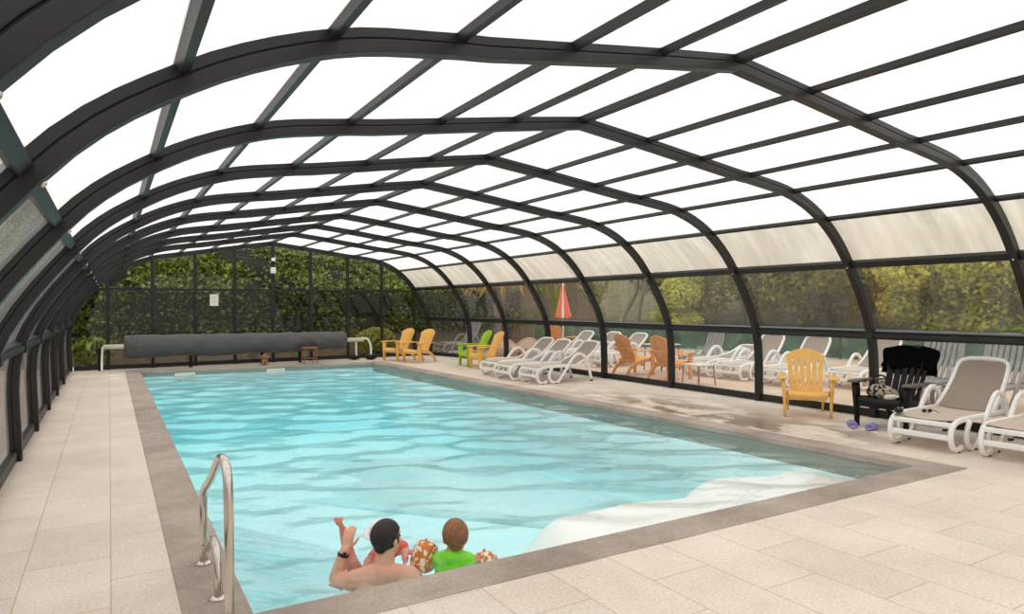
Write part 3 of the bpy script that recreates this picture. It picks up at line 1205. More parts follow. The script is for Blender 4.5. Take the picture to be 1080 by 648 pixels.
# rocks of the bed
rk = [(9.95, 17.0, .31), (10.75, 16.95, .33), (11.55, 16.95, .32), (12.3, 16.9, .29), (10.35, 17.75, .36), (11.2, 17.75, .38), (12.0, 17.6, .31)]
rl = ['leftmost pinkish rock of the bed under the palms', 'rounded pinkish rock next to the leftmost one', 'broad pinkish rock in the middle front of the bed',
      'pinkish rock at the right front end of the bed', 'rear pinkish rock on the left of the bed', 'tallest pinkish rock at the back of the bed', 'low pinkish rock rear right of the bed']
for (x, y, r), lab in zip(rk, rl):
    m = MB()
    m.ell((0, 0, 0), (r * 1.25, r, r * .8), None, 14, 9)
    sd = random.random() * 9
    m.v = [(v[0] * (1 + .18 * math.sin(v[2] * 9 + sd)), v[1] * (1 + .2 * math.sin(v[0] * 7 + sd)), v[2] * (1 + .15 * math.sin(v[1] * 8 + sd))) for v in m.v]
    o = m.build('rock', 'rock', None, True)
    o.location = (x, y, r * .42)
    tag(o, lab, 'rock', 'rocks of the planted bed')

# low shrubs near the back left corner and on the right lawn
for lab, loc, h, r, mt in (('grassy yellow green clump at the left foot of the hedge', (-0.35, 19.7, 0), .7, .45, 'leaf_ivy'),
                           ('tufted green clump right of the reel outside the gable', (6.9, 19.5, 0), .8, .6, 'leaf_dark'),
                           ('bright grass clump beyond the terrace at the right edge', (17.9, 7.0, 0), 1.0, .9, 'leaf_fresh')):
    root = thing('shrub', lab, 'shrub', loc)
    m = MB()
    for i in range(7):
        a = i * .9
        m.tube([(0, 0, 0), (math.cos(a) * r * .3, math.sin(a) * r * .3, h * .5)], .012, 5)
    m.build('stem', 'bark', root)
    k = 1500
    d = rng.normal(0, 1, (k, 3))
    d /= np.linalg.norm(d, axis=1)[:, None]
    p = d * rng.uniform(.4, 1, k)[:, None] * np.array([r, r, h * .5]) + np.array([0, 0, h * .52])
    leaves('foliage', p, d, .09, mt, root, .5, 2.6)

# low hedge outside the left wall
root = thing('hedge', 'low clipped hedge outside the left wall', 'hedge', (0, 0, 0))
m = MB()
m.box((-9, 8, .6), (.9, 30, 1.2))
m.build('branch_core', 'core', root)
k = 9000
p = np.stack([rng.uniform(-9.6, -8.35, k), rng.uniform(-7, 23, k), rng.uniform(0, 1.35, k)], 1)
leaves('foliage', p, np.tile(np.array([1.0, 0, .6]), (k, 1)), .13, 'leaf_dark', root)

# green fence with netting
fen = thing('fence', 'green netting windbreak fence along the far side of the terrace', 'fence', (0, 0, 0))
fp = [Vector((12.6, 20.1, 0)), Vector((15.2, 19.0, 0)), Vector((16.6, 15.5, 0)), Vector((16.9, 11, 0)), Vector((16.9, 6.0, 0)), Vector((16.9, 0.0, 0))]
m = MB()
for a, b in zip(fp[:-1], fp[1:]):
    m.beam(a + Vector((0, 0, .43)), b + Vector((0, 0, 0.43)), .012, .82)
m.build('netting', 'net', fen)
for a, b in zip(fp[:-1], fp[1:]):
    k = max(1, round((b - a).length / 2.4))
    for i in range(k):
        p = a.lerp(b, i / k)
        q = MB()
        q.tube([p - Vector((0, 0, .1)), p + Vector((0, 0, .9))], .028, 8)
        q.build('post', 'galv', fen)
        q = MB()


# ------------------------------------------------------------------ furniture
def adirondack(mat, label, cat='chair', wooden=False, armmat=None, group=None):
    root = thing('adirondack_chair', label, cat, (0, 0, 0), 0, group)
    am = armmat or mat
    # seat: a dished panel with a rolled front edge
    m = MB()
    prof = [(-.345, .29), (-.355, .335), (-.33, .37), (-.26, .375), (-.12, .345), (.05, .30), (.2, .265)]
    nsl = 6
    wd = .52
    if wooden:
        for i in range(7):
            t = i / 6
            y = -.33 + t * .5
            z = .375 - .10 * max(0, t - .1)
            m.box((0, y, z), (.54, .07, .022), Matrix.Rotation(R(-10), 3, 'X'))
    else:
        th = .02
        vs, fs = [], []
        for x in (-wd / 2, -wd / 6, wd / 6, wd / 2):
            for (y, z) in prof:
                dip = -.012 if abs(x) < wd / 4 else 0
                vs.append((x, y, z + dip))
            for (y, z) in reversed(prof):
                dip = -.012 if abs(x) < wd / 4 else 0
                vs.append((x, y + (th if y < -.3 else 0), z - (th if y > -.3 else 0) + dip))
        k = len(prof) * 2
        for c in range(3):
            for i in range(k):
                j = (i + 1) % k
                fs.append((c * k + i, c * k + j, (c + 1) * k + j, (c + 1) * k + i))
        fs += [tuple(range(k)), tuple(3 * k + i for i in range(k - 1, -1, -1))]
        m.add(vs, fs)
        m.box((0, -.31, .30), (.5, .03, .1))
    m.build('seat', mat, root, False, .006)
    # fan back with slots
    m = MB()
    L = .74
    lean = R(24)
    o0 = Vector((0, .17, .26))
    ax = Vector((0, math.sin(lean), math.cos(lean)))
    nn = Vector((0, -math.cos(lean), math.sin(lean)))
    ns = 5 if wooden else 6
    gap = .012 if wooden else .02
    wb, wt_ = .44, .56

    def width(v):
        return wb + (wt_ - wb) * v

    def topv(u):
        return 1 - .13 * (2 * u - 1) ** 2 - .05 * (2 * u - 1) ** 4
    for i in range(ns):
        u0, u1 = i / ns, (i + 1) / ns
        vs = []
        nv = 9
        for k in range(nv):
            for uu_ in (u0, u1):
                v = k / (nv - 1) * topv(uu_)
                x = (uu_ - .5) * width(v)
                g = gap / 2 if (wooden or .16 < k / (nv - 1) < .86) else -.0005
                x += g if uu_ == u0 else -g
                bow = .05 * (2 * uu_ - 1) ** 2
                p = o0 + ax * (v * L) + nn * bow + Vector((x, 0, 0))
                vs += [p + nn * .011, p - nn * .011]
        fs = []
        for k in range(nv - 1):
            q = k * 4
            fs += [(q, q + 2, q + 6, q + 4), (q + 1, q + 5, q + 7, q + 3), (q, q + 4, q + 5, q + 1), (q + 2, q + 3, q + 7, q + 6)]
        fs += [(0, 1, 3, 2), ((nv - 1) * 4, (nv - 1) * 4 + 2, (nv - 1) * 4 + 3, (nv - 1) * 4 + 1)]
        m.add(vs, fs)
    if wooden:
        for v in (.12, .5):
            p = o0 + ax * (v * L) - nn * .03
            m.box(p, (width(v) + .02, .03, .07), Matrix.Rotation(-lean, 3, 'X'))
    m.build('backrest', mat, root, False, .003)
    for sx in (-1, 1):
        m = MB()
        path = [Vector((sx * .335, -.38, .555)), Vector((sx * .345, -.2, .56)), Vector((sx * .335, .05, .56)), Vector((sx * .30, .3, .555))]
        p = catmull(path, 4)
        sc = [.8, 1.15, 1.25, 1.25, 1.2, 1.15, 1.1, 1.05, 1, .95, .85, .75, .65]
        m.sweep(p, rrect(.11, .026, .008), (0, 0, 1), True, False, sc[:len(p)])
        m.build('armrest', am, root, True)
        # front leg: tapered panel from floor to armrest
        m = MB()
        m.sweep([(sx * .30, -.30, 0), (sx * .305, -.29, .2), (sx * .315, -.285, .38), (sx * .325, -.285, .55)], rrect(.045, .1, .01), (0, 1, 0), True, False, [.72, .85, 1.1, 1.15])
        m.build('leg', mat, root, True)
        m = MB()
        m.sweep([(sx * .245, .43, 0), (sx * .245, .33, .16), (sx * .25, .18, .27), (sx * .262, -.1, .325), (sx * .27, -.28, .345)], rrect(.035, .085, .01), (0, .3, 1), True, False, [.75, .9, 1, 1, .9])
        m.build('leg', mat, root, True)
    return root


yc = adirondack('yellow', 'yellow plastic fan back chair standing alone by the right wall')
yc.location = (8.06, 5.74, 0)
yc.rotation_euler = (0, 0, face(-.78, -.62))
yc.scale = (.92,) * 3
GY = 'yellow plastic fan back chairs by the pool'
clone(yc, 'yellow fan back chair at the far corner, right one of the pair', (6.95, 16.35, 0), face(-.98, -.38), GY, .92)
clone(yc, 'yellow fan back chair at the far corner, left one of the pair', (6.72, 17.2, 0), face(-.95, -.3), GY, .92)
clone(yc, 'yellow fan back chair in front of the lime green chair', (7.6, 13.9, 0), face(-1, .1), GY, .92)
yc['group'] = GY
gc = adirondack('green', 'lime green plastic fan back chair behind a yellow one')
gc.scale = (.92,) * 3
gc.location = (7.72, 14.7, 0)
gc.rotation_euler = (0, 0, face(-1, .1))
bc = adirondack('black', 'black plastic chair with a black towel over its back', 'chair', False, 'armgrey')
bc.location = (8.16, 4.62, 0)
bc.rotation_euler = (0, 0, face(-1, -.02))
bc.scale = (.97,) * 3
oc = adirondack('wood', 'orange wooden slatted chair seen from behind, left of the pair outside', 'chair', True)
GO = 'orange wooden chairs on the terrace'
oc.scale = (.93,) * 3
oc.location = (9.62, 11.0, 0)
oc.rotation_euler = (0, 0, face(.96, .0))
oc['group'] = GO
clone(oc, 'orange wooden slatted chair seen from behind, right of the pair outside', (9.67, 9.97, 0), face(.96, .1), GO, .93)
clone(oc, 'orange wooden chair in the distance by the rock bed', (11.15, 15.95, 0), face(.9, .4), GO)


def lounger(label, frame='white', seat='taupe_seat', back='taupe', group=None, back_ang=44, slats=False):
    root = thing('sun_lounger', label, 'sun lounger', (0, 0, 0), 0, group)
    hw = .31
    # side rails with the curled foot end
    for sy in (-1, 1):
        m = MB()
        p = catmull([(.24, sy * hw, .05), (.14, sy * hw, .025), (.045, sy * hw, .06), (.0, sy * hw, .17), (.05, sy * hw, .285), (.2, sy * hw, .33), (.55, sy * hw, .335), (.95, sy * hw, .335), (1.32, sy * hw, .335)], 5)
        m.sweep(p, rrect(.055, .045, .014), (0, 1, 0), True)
        m.build('side_rail', frame, root, True)
        m = MB()
        y0 = sy * (hw + .035)
        p = catmull([(.34, y0, .32), (.27, y0, .2), (.29, y0, .08), (.38, y0, .028), (.48, y0, .035), (.6, y0, .16), (.8, y0, .42), (.93, y0, .545), (1.06, y0, .565), (1.17, y0, .49), (1.26, y0, .27), (1.33, y0, .03)], 5)
        m.sweep(p, rrect(.06, .042, .016), (0, 1, 0), True)
        m.build('arm_and_leg', frame, root, True)
        for x in (.14, .43, 1.33):
            q = MB()
            q.box((x, sy * (hw + (.035 if x > .2 else 0)), .012), (.06, .045, .024))
            q.build('rubber_foot', 'rubber', root, False, .004)
    m = MB()
    for x_, z_, a_, b_ in ((.045, .29, .07, .05), (.012, .16, .035, .06), (1.0, .31, .05, .035), (1.3, .32, .05, .035)):
        m = MB()
        m.box((x_, 0, z_), (a_, 2 * hw, b_))
        m.build('cross_bar', frame, root, False, .012)
    m = MB()
    if slats:
        for i in range(9):
            m.box((.1 + i * .105, 0, .352), (.085, 2 * hw - .03, .018))
    else:
        vs = []
        for i in range(13):
            x = .06 + i / 12 * .95
            for j in range(7):
                y = (j / 6 - .5) * (2 * hw - .03)
                vs.append((x, y, .352 - .018 * (1 - (2 * j / 6 - 1) ** 2) - (.012 if i == 0 else 0)))
        fs = [(i * 7 + j, (i + 1) * 7 + j, (i + 1) * 7 + j + 1, i * 7 + j + 1) for i in range(12) for j in range(6)]
        n0 = len(vs)
        vs += [(x, y, z - .008) for x, y, z in vs]
        fs += [tuple(n0 + k for k in reversed(f)) for f in fs]
        m.add(vs, fs)
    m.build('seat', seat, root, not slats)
    # reclined back
    a = R(back_ang)
    o0 = Vector((1.0, 0, .35))
    ax = Vector((math.cos(a), 0, math.sin(a)))
    nn = Vector((-math.sin(a), 0, math.cos(a)))
    L = .76

    def bp(u, v, off=0):
        # slightly narrower towards the head
        wv_ = hw - .015 - .03 * v
        cur = .05 * math.sin(v * math.pi) * -1
        return o0 + ax * (v * L) + Vector((0, u * wv_, 0)) + nn * (off + cur)
    loop = [bp(-1, 0), bp(-1, .25), bp(-1, .55), bp(-1, .82), bp(-.95, .94), bp(-.72, 1.0), bp(-.3, 1.02), bp(.3, 1.02), bp(.72, 1.0), bp(.95, .94), bp(1, .82), bp(1, .55), bp(1, .25), bp(1, 0)]
    m = MB()
    m.sweep(catmull(loop, 3), rrect(.042, .05, .014), nn, True)
    bf = m.build('back_frame', frame, root, True)
    m = MB()
    if slats:
        for i in range(7):
            u = -0.86 + i * 1.72 / 6
            m.sweep([bp(u, .03), bp(u, .5), bp(u, .98)], rrect(.055, .014, .004), nn, True)
    else:
        vs = []
        for i in range(11):
            v = i / 10 * .985
            for j in range(7):
                u = (j / 6 * 2 - 1) * (.96 if i < 9 else (.9 if i == 9 else .78))
                vs.append(bp(u, v, .004 - .012 * (1 - u * u)))
        fs = [(i * 7 + j, (i + 1) * 7 + j, (i + 1) * 7 + j + 1, i * 7 + j + 1) for i in range(10) for j in range(6)]
        n0 = len(vs)
        vs += [p - nn * .008 for p in vs]
        fs += [tuple(n0 + k for k in reversed(f)) for f in fs]
        m.add(vs, fs)
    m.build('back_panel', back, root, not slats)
    m = MB()
    for sy in (-1, 1):
        m.beam(bp(sy * .7, .55, -.02), (1.5, sy * .2, .3), .025, .02)
    m.build('back_strut', frame, root)
    for sy in (-1, 1):
        m = MB()
        m.beam((1.26, sy * (hw - .02), .33), (1.52, sy * (hw - .06), .29), .03, .04)
        m.build('rear_rail', frame, root, False, .006)
    return root


big = lounger('white lounger with taupe sling nearest the black chair, sunglasses on its seat', back_ang=45)
GL = 'white loungers inside the enclosure'
big['group'] = GL
big.scale = (.95,) * 3
big.location = (7.12, 3.77, 0)
big.rotation_euler = (0, 0, R(2))
clone(big, 'white lounger with taupe sling cut off by the right picture edge', (7.22, 2.95, 0), R(1), GL, .95)
low = lounger('white lounger nearest the camera of the three in a row at the far right wall', back_ang=34)
low['group'] = GL
low.location = (6.82, 10.8, 0)
low.scale = (.95,) * 3
low.rotation_euler = (0, 0, R(1))
clone(low, 'white lounger in the middle of the three in a row at the far right wall', (6.72, 11.62, 0), R(1), GL, .95)
clone(low, 'white lounger farthest of the three in a row at the far right wall', (6.82, 12.4, 0), R(1), GL, .95)
GT = 'white loungers out on the terrace'
flat = lounger('white terrace lounger at the left of the row with its back laid almost flat', back_ang=17)
flat['group'] = GT
flat.location = (10.5, 10.1, -.01)
tl = [((10.45, 9.2), big, 'white terrace lounger second from the left of the row, just left of the wall post'),
      ((10.35, 8.1), big, 'white terrace lounger directly behind the single yellow chair'),
      ((11.05, 7.15), big, 'white terrace lounger with its head right of the wall post beside the black chair'),
      ((9.7, 14.7), low, 'white terrace lounger behind the three in a row inside, near the parasol pole'),
      ((9.85, 13.75), low, 'white terrace lounger behind the left orange wooden chair, farther one'),
      ((9.95, 12.85), low, 'white terrace lounger behind the left orange wooden chair, nearer one')]
for (x, y), src, lab in tl:
    clone(src, lab, (x, y, -.01), R(2), GT, .97)
gl_ = lounger('grey slatted lounger behind the black towel chair', 'greyplast', 'greyplast', 'greyplast', 'grey slatted loungers on the terrace', 62, True)
gl_.location = (9.8, 5.5, -.01)
clone(gl_, 'grey slatted lounger behind the near white lounger with sunglasses', (9.95, 4.7, -.01), 0, 'grey slatted loungers on the terrace')
clone(gl_, 'grey slatted lounger set upright in front of the green fence', (11.5, 11.3, -.01), R(5), 'grey slatted loungers on the terrace', .8)
clone(gl_, 'grey slatted lounger at the far end beyond the lime green chair', (8.62, 18.75, -.01), R(4), 'grey slatted loungers on the terrace')


def side_table(label, loc, top, leg, s, h, name='side_table', round_=False, seat='tabletop'):
    root = thing(name, label, 'table' if name != 'stool' else 'stool', loc)
    m = MB()
    m.box((0, 0, h - .012), (s, s, .024))
    m.build('table_top' if name != 'stool' else 'seat', top, root, False, .006)
    for sx in (-1, 1):
        for sy in (-1, 1):
            q = MB()
            q.tube([(sx * (s / 2 - .02), sy * (s / 2 - .02), 0), (sx * (s / 2 - .04), sy * (s / 2 - .04), h - .02)], .013, 8)
            q.build('leg', leg, root)
    return root


side_table('low side table with pale top and thin legs right of the wooden chairs', (9.4, 8.95, -.01), 'tabletop', 'copper', .46, .39)
tb = side_table('tall pale topped table behind the right orange wooden chair', (10.8, 11.4, -.01), 'tabletop', 'galv', .6, .6, 'terrace_table')
wt2 = side_table('orange wooden table between the two orange chairs', (10.35, 10.75, -.01), 'wood', 'wood', .5, .5, 'wooden_table')
st = side_table('small reddish wooden stool standing before the rolled pool cover', (4.4, 17.5, 0), 'copper', 'copper', .36, .42, 'stool')
m = MB()
for sy in (-1, 1):
    m.beam((-.14, sy * .15, .14), (.14, sy * .15, .14), .014, .014)
m.build('stretcher', 'copper', st)

# parasol
pa = thing('parasol', 'closed coral red parasol with a white strip on the terrace', 'parasol', (10.85, 15.35, -.01))
m = MB()
m.lathe([(.28, 0), (.28, .05), (.1, .09), (.05, .12)], (0, 0, 0), 24)
m.build('base', 'greyplast', pa, True)
m = MB()
m.tube([(0, 0, .1), (0, 0, 2.08)], .02, 10)
m.build('pole', 'white', pa, True)
m = MB()
vs, fs = [], []
seg = 24
lev = [(1.14, .21), (1.25, .195), (1.5, .14), (1.75, .085), (1.95, .038), (2.06, .015)]
for z, r in lev:
    for i in range(seg):
        a = 2 * math.pi * i / seg
        rr = r * (1 + .22 * math.cos(6 * a))
        vs.append((rr * math.cos(a), rr * math.sin(a), z + .03 * math.cos(6 * a) * (1 if z < 1.2 else 0)))
for j in range(len(lev) - 1):
    for i in range(seg):
        i2 = (i + 1) % seg
        fs.append((j * seg + i, j * seg + i2, (j + 1) * seg + i2, (j + 1) * seg + i))
fs.append(tuple((len(lev) - 1) * seg + i for i in range(seg)))
m.add(vs, fs)
m.build('canopy', 'parasol_red', pa, True)
m = MB()
vs, fs = [], []
a0 = math.atan2(-.78, -.62)
for z, r in lev:
    for k in range(3):
        a = a0 + (k - 1) * .16
        rr = r * 1.0 * (1 + .22 * math.cos(6 * a)) + .012
        vs.append((rr * math.cos(a), rr * math.sin(a), z))
for j in range(len(lev) - 1):
    for k in range(2):
        fs.append((j * 3 + k, j * 3 + k + 1, j * 3 + k + 4, j * 3 + k + 3))
m.add(vs, fs)
m.build('white_strip', 'parasol_white', pa, True)
m = MB()
m.lathe([(.012, 2.04), (.02, 2.07), (.008, 2.12)], (0, 0, 0), 10)
m.build('finial', 'white', pa, True)

# ------------------------------------------------------------------ pool cover reel
reel = thing('cover_reel', 'rolled charcoal pool cover on a white reel across the far end', 'pool cover reel', (0, 0, 0))
L0, L1 = Vector((0.30, 18.02, .56)), Vector((5.45, 17.88, .56))
m = MB()
vs, fs = [], []
ns, sg = 60, 30
for i in range(ns + 1):
    t = i / ns
    c = L0.lerp(L1, t)
    for j in range(sg):
        a = 2 * math.pi * j / sg
        r = .265 - .035 * t + .007 * math.sin(t * 40 + 3 * a) + .008 * math.sin(t * 63 - 5 * a + 2) * (0.3 + t) + .004 * math.sin(t * 97 + a * 5)
        sag = (.05 * math.sin(t * 9 + 1) ** 2 + (.04 if .2 < t < .75 else 0)) * max(0, -math.sin(a)) * (0.6 + .4 * math.sin(t * 21))
        if t in (0, 1):
            r *= .9
        vs.append((c.x, c.y + r * math.cos(a), c.z + r * math.sin(a) - sag * .6))
for i in range(ns):
    for j in range(sg):
        j2 = (j + 1) % sg
        fs.append((i * sg + j, i * sg + j2, (i + 1) * sg + j2, (i + 1) * sg + j))
m.add(vs, fs)
m.build('rolled_cover', 'cover', reel, True)
m = MB()
for p, s_ in ((L0, -1), (L1, 1)):
    rot = Matrix.Rotation(R(90), 3, 'Y')
    r = .235 if s_ < 0 else .2
    m.lathe([(r, -.01), (r * .98, .012)], (p.x, p.y, p.z), 28, rot)
m.build('end_disc', 'cover_dark', reel, True)
m = MB()
m.tube([L0 + Vector((-.42, .02, 0)), L1 + Vector((.52, 0, 0))], .055, 16)
m.build('tube', 'tube', reel, True)
m = MB()
m.tube(catmull([(-.12, 18.02, .58), (-.14, 18.02, .5), (-.15, 17.98, .2), (-.15, 17.95, 0.0)], 5), .025, 10)
m.build('leg', 'white', reel, True)
m = MB()
m.tube(catmull([(-.2, 18.2, .52), (-.2, 18.15, .3), (-.2, 18.25, 0.0)], 4), .03, 8)
m.build('leg', 'black', reel, True)
m = MB()
m.lathe([(.17, -.012), (.17, .012)], (-.25, 18.03, .56), 20, Matrix.Rotation(R(90), 3, 'Y'))
m.build('crank_wheel', 'black', reel, True)
m = MB()
m.tube(catmull([(5.9, 17.88, .60), (6.08, 17.86, .56), (6.16, 17.84, .35), (6.15, 17.82, .08)], 6), .028, 10)
m.build('leg', 'white', reel, True)
m = MB()
m.tube(catmull([(5.78, 17.95, .5), (5.78, 17.95, .25), (5.8, 17.95, 0.02)], 4), .026, 10)
m.build('leg', 'white', reel, True)
for x, y in ((6.15, 17.82), (5.75, 18.0)):
    m = MB()
    m.ell((x, y, .075), (.17, .1, .075), None, 16, 8)
    m.build('wheel_block', 'black', reel, True)
for x in (1.7, 3.35, 4.3):
    m = MB()
    m.box((x, 18.08, .18), (.07, .1, .36))
    m.build('support', 'black', reel, False, .01)

# small terracotta pot
m = MB()
m.lathe([(.06, 0), (.075, .02), (.085, .12), (.1, .2), (.105, .23), (.085, .235), (.08, .2)], (0, 0, 0), 18)
pt = m.build('lantern_pot', spots_mat('brown_and_cream_pattern', (112, 66, 42), (190, 150, 116), 30, .6, .55), None, True)
pt.location = (3.33, 17.62, 0)
tag(pt, 'small brown patterned pot beneath the rolled pool cover', 'pot')
m = MB()
m.lathe([(.095, .0), (.1, .015), (.04, .04), (.02, .06)], (0, 0, .23), 16)
m.build('lid', 'copper', pt, True)

# skimmer lids on the left paving
for lab, x, y in (('white skimmer lid on the far left paving, nearer one', .10, 16.1), ('white skimmer lid on the far left paving, farther one', .06, 16.75)):
    m = MB()
    m.lathe([(.15, 0), (.15, .008), (.135, .014)], (0, 0, 0), 28)
    o = m.build('skimmer_hatch', 'whitebox', None, True)
    o.location = (x, y, 0)
    q = MB()
    q.lathe([(.02, .012), (.018, .018)], (0.08, 0, 0), 10)
    q.build('finger_hole', 'greyplast', o)
    tag(o, lab, 'skimmer lid', 'skimmer lids on the paving')
for lab, x in (('white skimmer mouth in the far pool wall, left one', 1.5), ('white skimmer mouth in the far pool wall, right one', 3.5)):
    y = 17.35 - (x - .617) * .075
    o = thing('skimmer_mouth', lab, 'skimmer', (x, y + .03, 0), 0, 'skimmer mouths in the far pool wall')
    q = MB()
    for dx in (-.2, .2):
        q.box((dx, -.02, -.14), (.03, .03, .17))
    for dz in (-.07, -.22):
        q.box((0, -.02, dz), (.4, .03, .03))
    q.build('face_frame', 'whitebox', o, False, .005)
    q = MB()
    q.box((0, -.008, -.15), (.38, .02, .12))
    q.build('weir_flap', 'whitebox', o)

# handrail at the near left corner
hr = thing('handrail', 'polished steel pool handrail at the near left corner', 'handrail', (0, 0, 0))
m = MB()
path = [(.462, 4.26, .0), (.462, 4.26, .22), (.462, 4.26, .38), (.462, 4.2, .45), (.463, 3.95, .56), (.465, 3.66, .715), (.466, 3.55, .755), (.468, 3.44, .752), (.47, 3.37, .68), (.47, 3.345, .52), (.47, 3.34, .3), (.47, 3.34, 0)]
m.tube(catmull(path, 6), .022, 16)
m.build('rail_tube', 'steel', hr, True)
m = MB()
path = [(.462, 4.23, .11), (.462, 4.1, .14), (.466, 3.95, .235), (.468, 3.85, .255), (.47, 3.76, .22), (.47, 3.72, .12), (.47, 3.71, 0)]
m.tube(catmull(path, 6), .02, 14)
m.build('lower_loop', 'steel', hr, True)
for y, x in ((4.26, .462), (3.34, .47), (3.71, .47)):
    m = MB()
    m.lathe([(.045, .004), (.045, .014), (.03, .022)], (x, y, 0), 20)
    m.build('floor_flange', 'steel', hr, True)

# ------------------------------------------------------------------ things lying about near the black chair
bl_ = bc.matrix_basis.copy()
BM = Matrix.Translation(Vector((8.16, 4.62, 0))) @ Matrix.Rotation(face(-1, -.02), 4, 'Z') @ Matrix.Scale(.97, 4)


def bl(x, y, z):
    return BM @ Vector((x, y, z))


# towel draped over the chair back
m = MB()
lean = R(24)
ax = Vector((0, math.sin(lean), math.cos(lean)))
nn = Vector((0, -math.cos(lean), math.sin(lean)))
o0 = Vector((0, .17, .26))
prof = []
for k in range(9):
    prof.append((.46 + k * .036, .035))
prof += [(.78, .02), (.79, 0.0), (.78, -.025)]
for k in range(8):
    prof.append((.74 - k * .05, -.04))
vs, fs = [], []
nu = 17
for i, (v, off) in enumerate(prof):
    for j in range(nu):
        u = j / (nu - 1) * 2 - 1
        wob = .014 * math.sin(u * 9 + v * 13) + .01 * math.sin(u * 17 - v * 6)
        bow = .05 * u * u
        tp = (1 - .10 * u * u) if v > .6 else 1
        drop = (.03 * math.sin(u * 4 + 1)) if i == 0 else 0
        vs.append(o0 + ax * ((v * tp + drop + .02) * 1.0) + nn * (bow + off + wob * (1 if off > 0 else -1)) + Vector((u * (.33 + .01 * math.sin(v * 20)), 0, 0)))
for i in range(len(prof) - 1):
    for j in range(nu - 1):
        fs.append((i * nu + j, i * nu + j + 1, (i + 1) * nu + j + 1, (i + 1) * nu + j))
m.add([BM @ v for v in vs], fs)
tw = m.build('towel', 'towel', None, True)
sm = tw.modifiers.new('thick', 'SOLIDIFY')
sm.thickness = .014
tag(tw, 'black towel draped over the back of the black chair', 'towel')

# beach bag and cloth on the seat
bag = thing('beach_bag', 'beige and black patterned bag on the seat of the black chair', 'bag', bl(-.1, -.12, .345), face(-1, -.02))
m = MB()
m.ell((0, 0, .085), (.17, .1, .095), None, 20, 12)
m.v = [(x * (1 + .05 * math.sin(z * 40)), y, max(0, z)) for x, y, z in m.v]
m.build('pouch', 'bag', bag, True)
m = MB()
m.tube(catmull([(-.1, 0, .14), (-.08, 0, .25), (0, 0, .285), (.06, 0, .26), (.08, 0, .14)], 5), .011, 8)
m.build('strap', 'black', bag, True)
m = MB()
m.ell((0, 0, .07), (.12, .09, .08), None, 18, 10)
m.v = [(x * (1 + .12 * math.sin(z * 60 + y * 40)), y, max(0, z)) for x, y, z in m.v]
o = m.build('cloth_bundle', 'beigecloth', None, True)
o.location = bl(-.08, .06, .31)
tag(o, 'crumpled beige cloth behind the patterned bag', 'cloth')
bo = thing('sun_cream_bottle', 'cream coloured bottle lying on the black chair seat', 'bottle', bl(.1, -.24, .395), face(-1, -.02))
m = MB()
m.lathe([(.0, -.075), (.03, -.075), (.034, -.06), (.034, .04), (.018, .06)], (0, 0, 0), 16, Matrix.Rotation(R(80), 3, 'Y'))
m.build('body', 'bottle', bo, True)
m = MB()
m.lathe([(.017, .058), (.017, .085)], (0, 0, 0), 12, Matrix.Rotation(R(80), 3, 'Y'))
m.build('cap', 'white', bo, True)

# purple sandals
for i, (x, y, a, lab) in enumerate(((7.70, 4.86, .7, 'lavender sandal by the front leg of the black chair, left one'), (7.72, 4.64, .2, 'lavender sandal by the front leg of the black chair, right one'))):
    o = thing('sandal', lab, 'sandal', (x, y, 0), a, 'lavender sandals by the black chair')
    m = MB()
    m.ell((0, 0, .014), (.13, .048, .014), None, 18, 8)
    m.build('sole', 'purple', o, True)
    m = MB()
    for s_ in (-.03, .03, .075):
        m.sweep(catmull([(s_, -.046, .016), (s_, -.03, .05), (s_, 0, .062), (s_, .03, .05), (s_, .046, .016)], 3), [(-.016, -.004), (.016, -.004), (.016, .004), (-.016, .004)], (1, 0, 0.01))
    m.build('strap', 'purple', o, True)

# sunglasses on the lounger seat, small dark purse beside them
sg_ = thing('sunglasses', 'dark sunglasses lying on the white lounger seat', 'sunglasses', (7.40, 3.84, .342), R(150))
sg_.scale = (.85,) * 3
for sx in (-1, 1):
    m = MB()
    m.ell((sx * .036, 0, .022), (.031, .007, .024), None, 16, 8)
    m.build('lens', 'lens', sg_, True)
    m = MB()
    m.tube([(sx * .066, 0, .032), (sx * .068, .08, .026), (sx * .064, .13, .012)], .0035, 6)
    m.build('temple', 'black', sg_)
m = MB()
m.tube(catmull([(-.012, 0, .03), (0, -.002, .035), (.012, 0, .03)], 4), .004, 6)
m.build('bridge', 'black', sg_)
o = thing('purse', 'small dark purse at the foot end of the white lounger', 'purse', (7.19, 4.02, .335), R(30))
m = MB()
m.ell((0, 0, .028), (.07, .045, .03), None, 16, 8)
m.build('body', 'rubber', o, True)
m = MB()
m.box((0, 0, .05), (.1, .012, .012))
m.build('zip', 'purple', o, False, .003)


# ------------------------------------------------------------------ people
def rotz(a):
    return Matrix.Rotation(a, 3, 'Z')


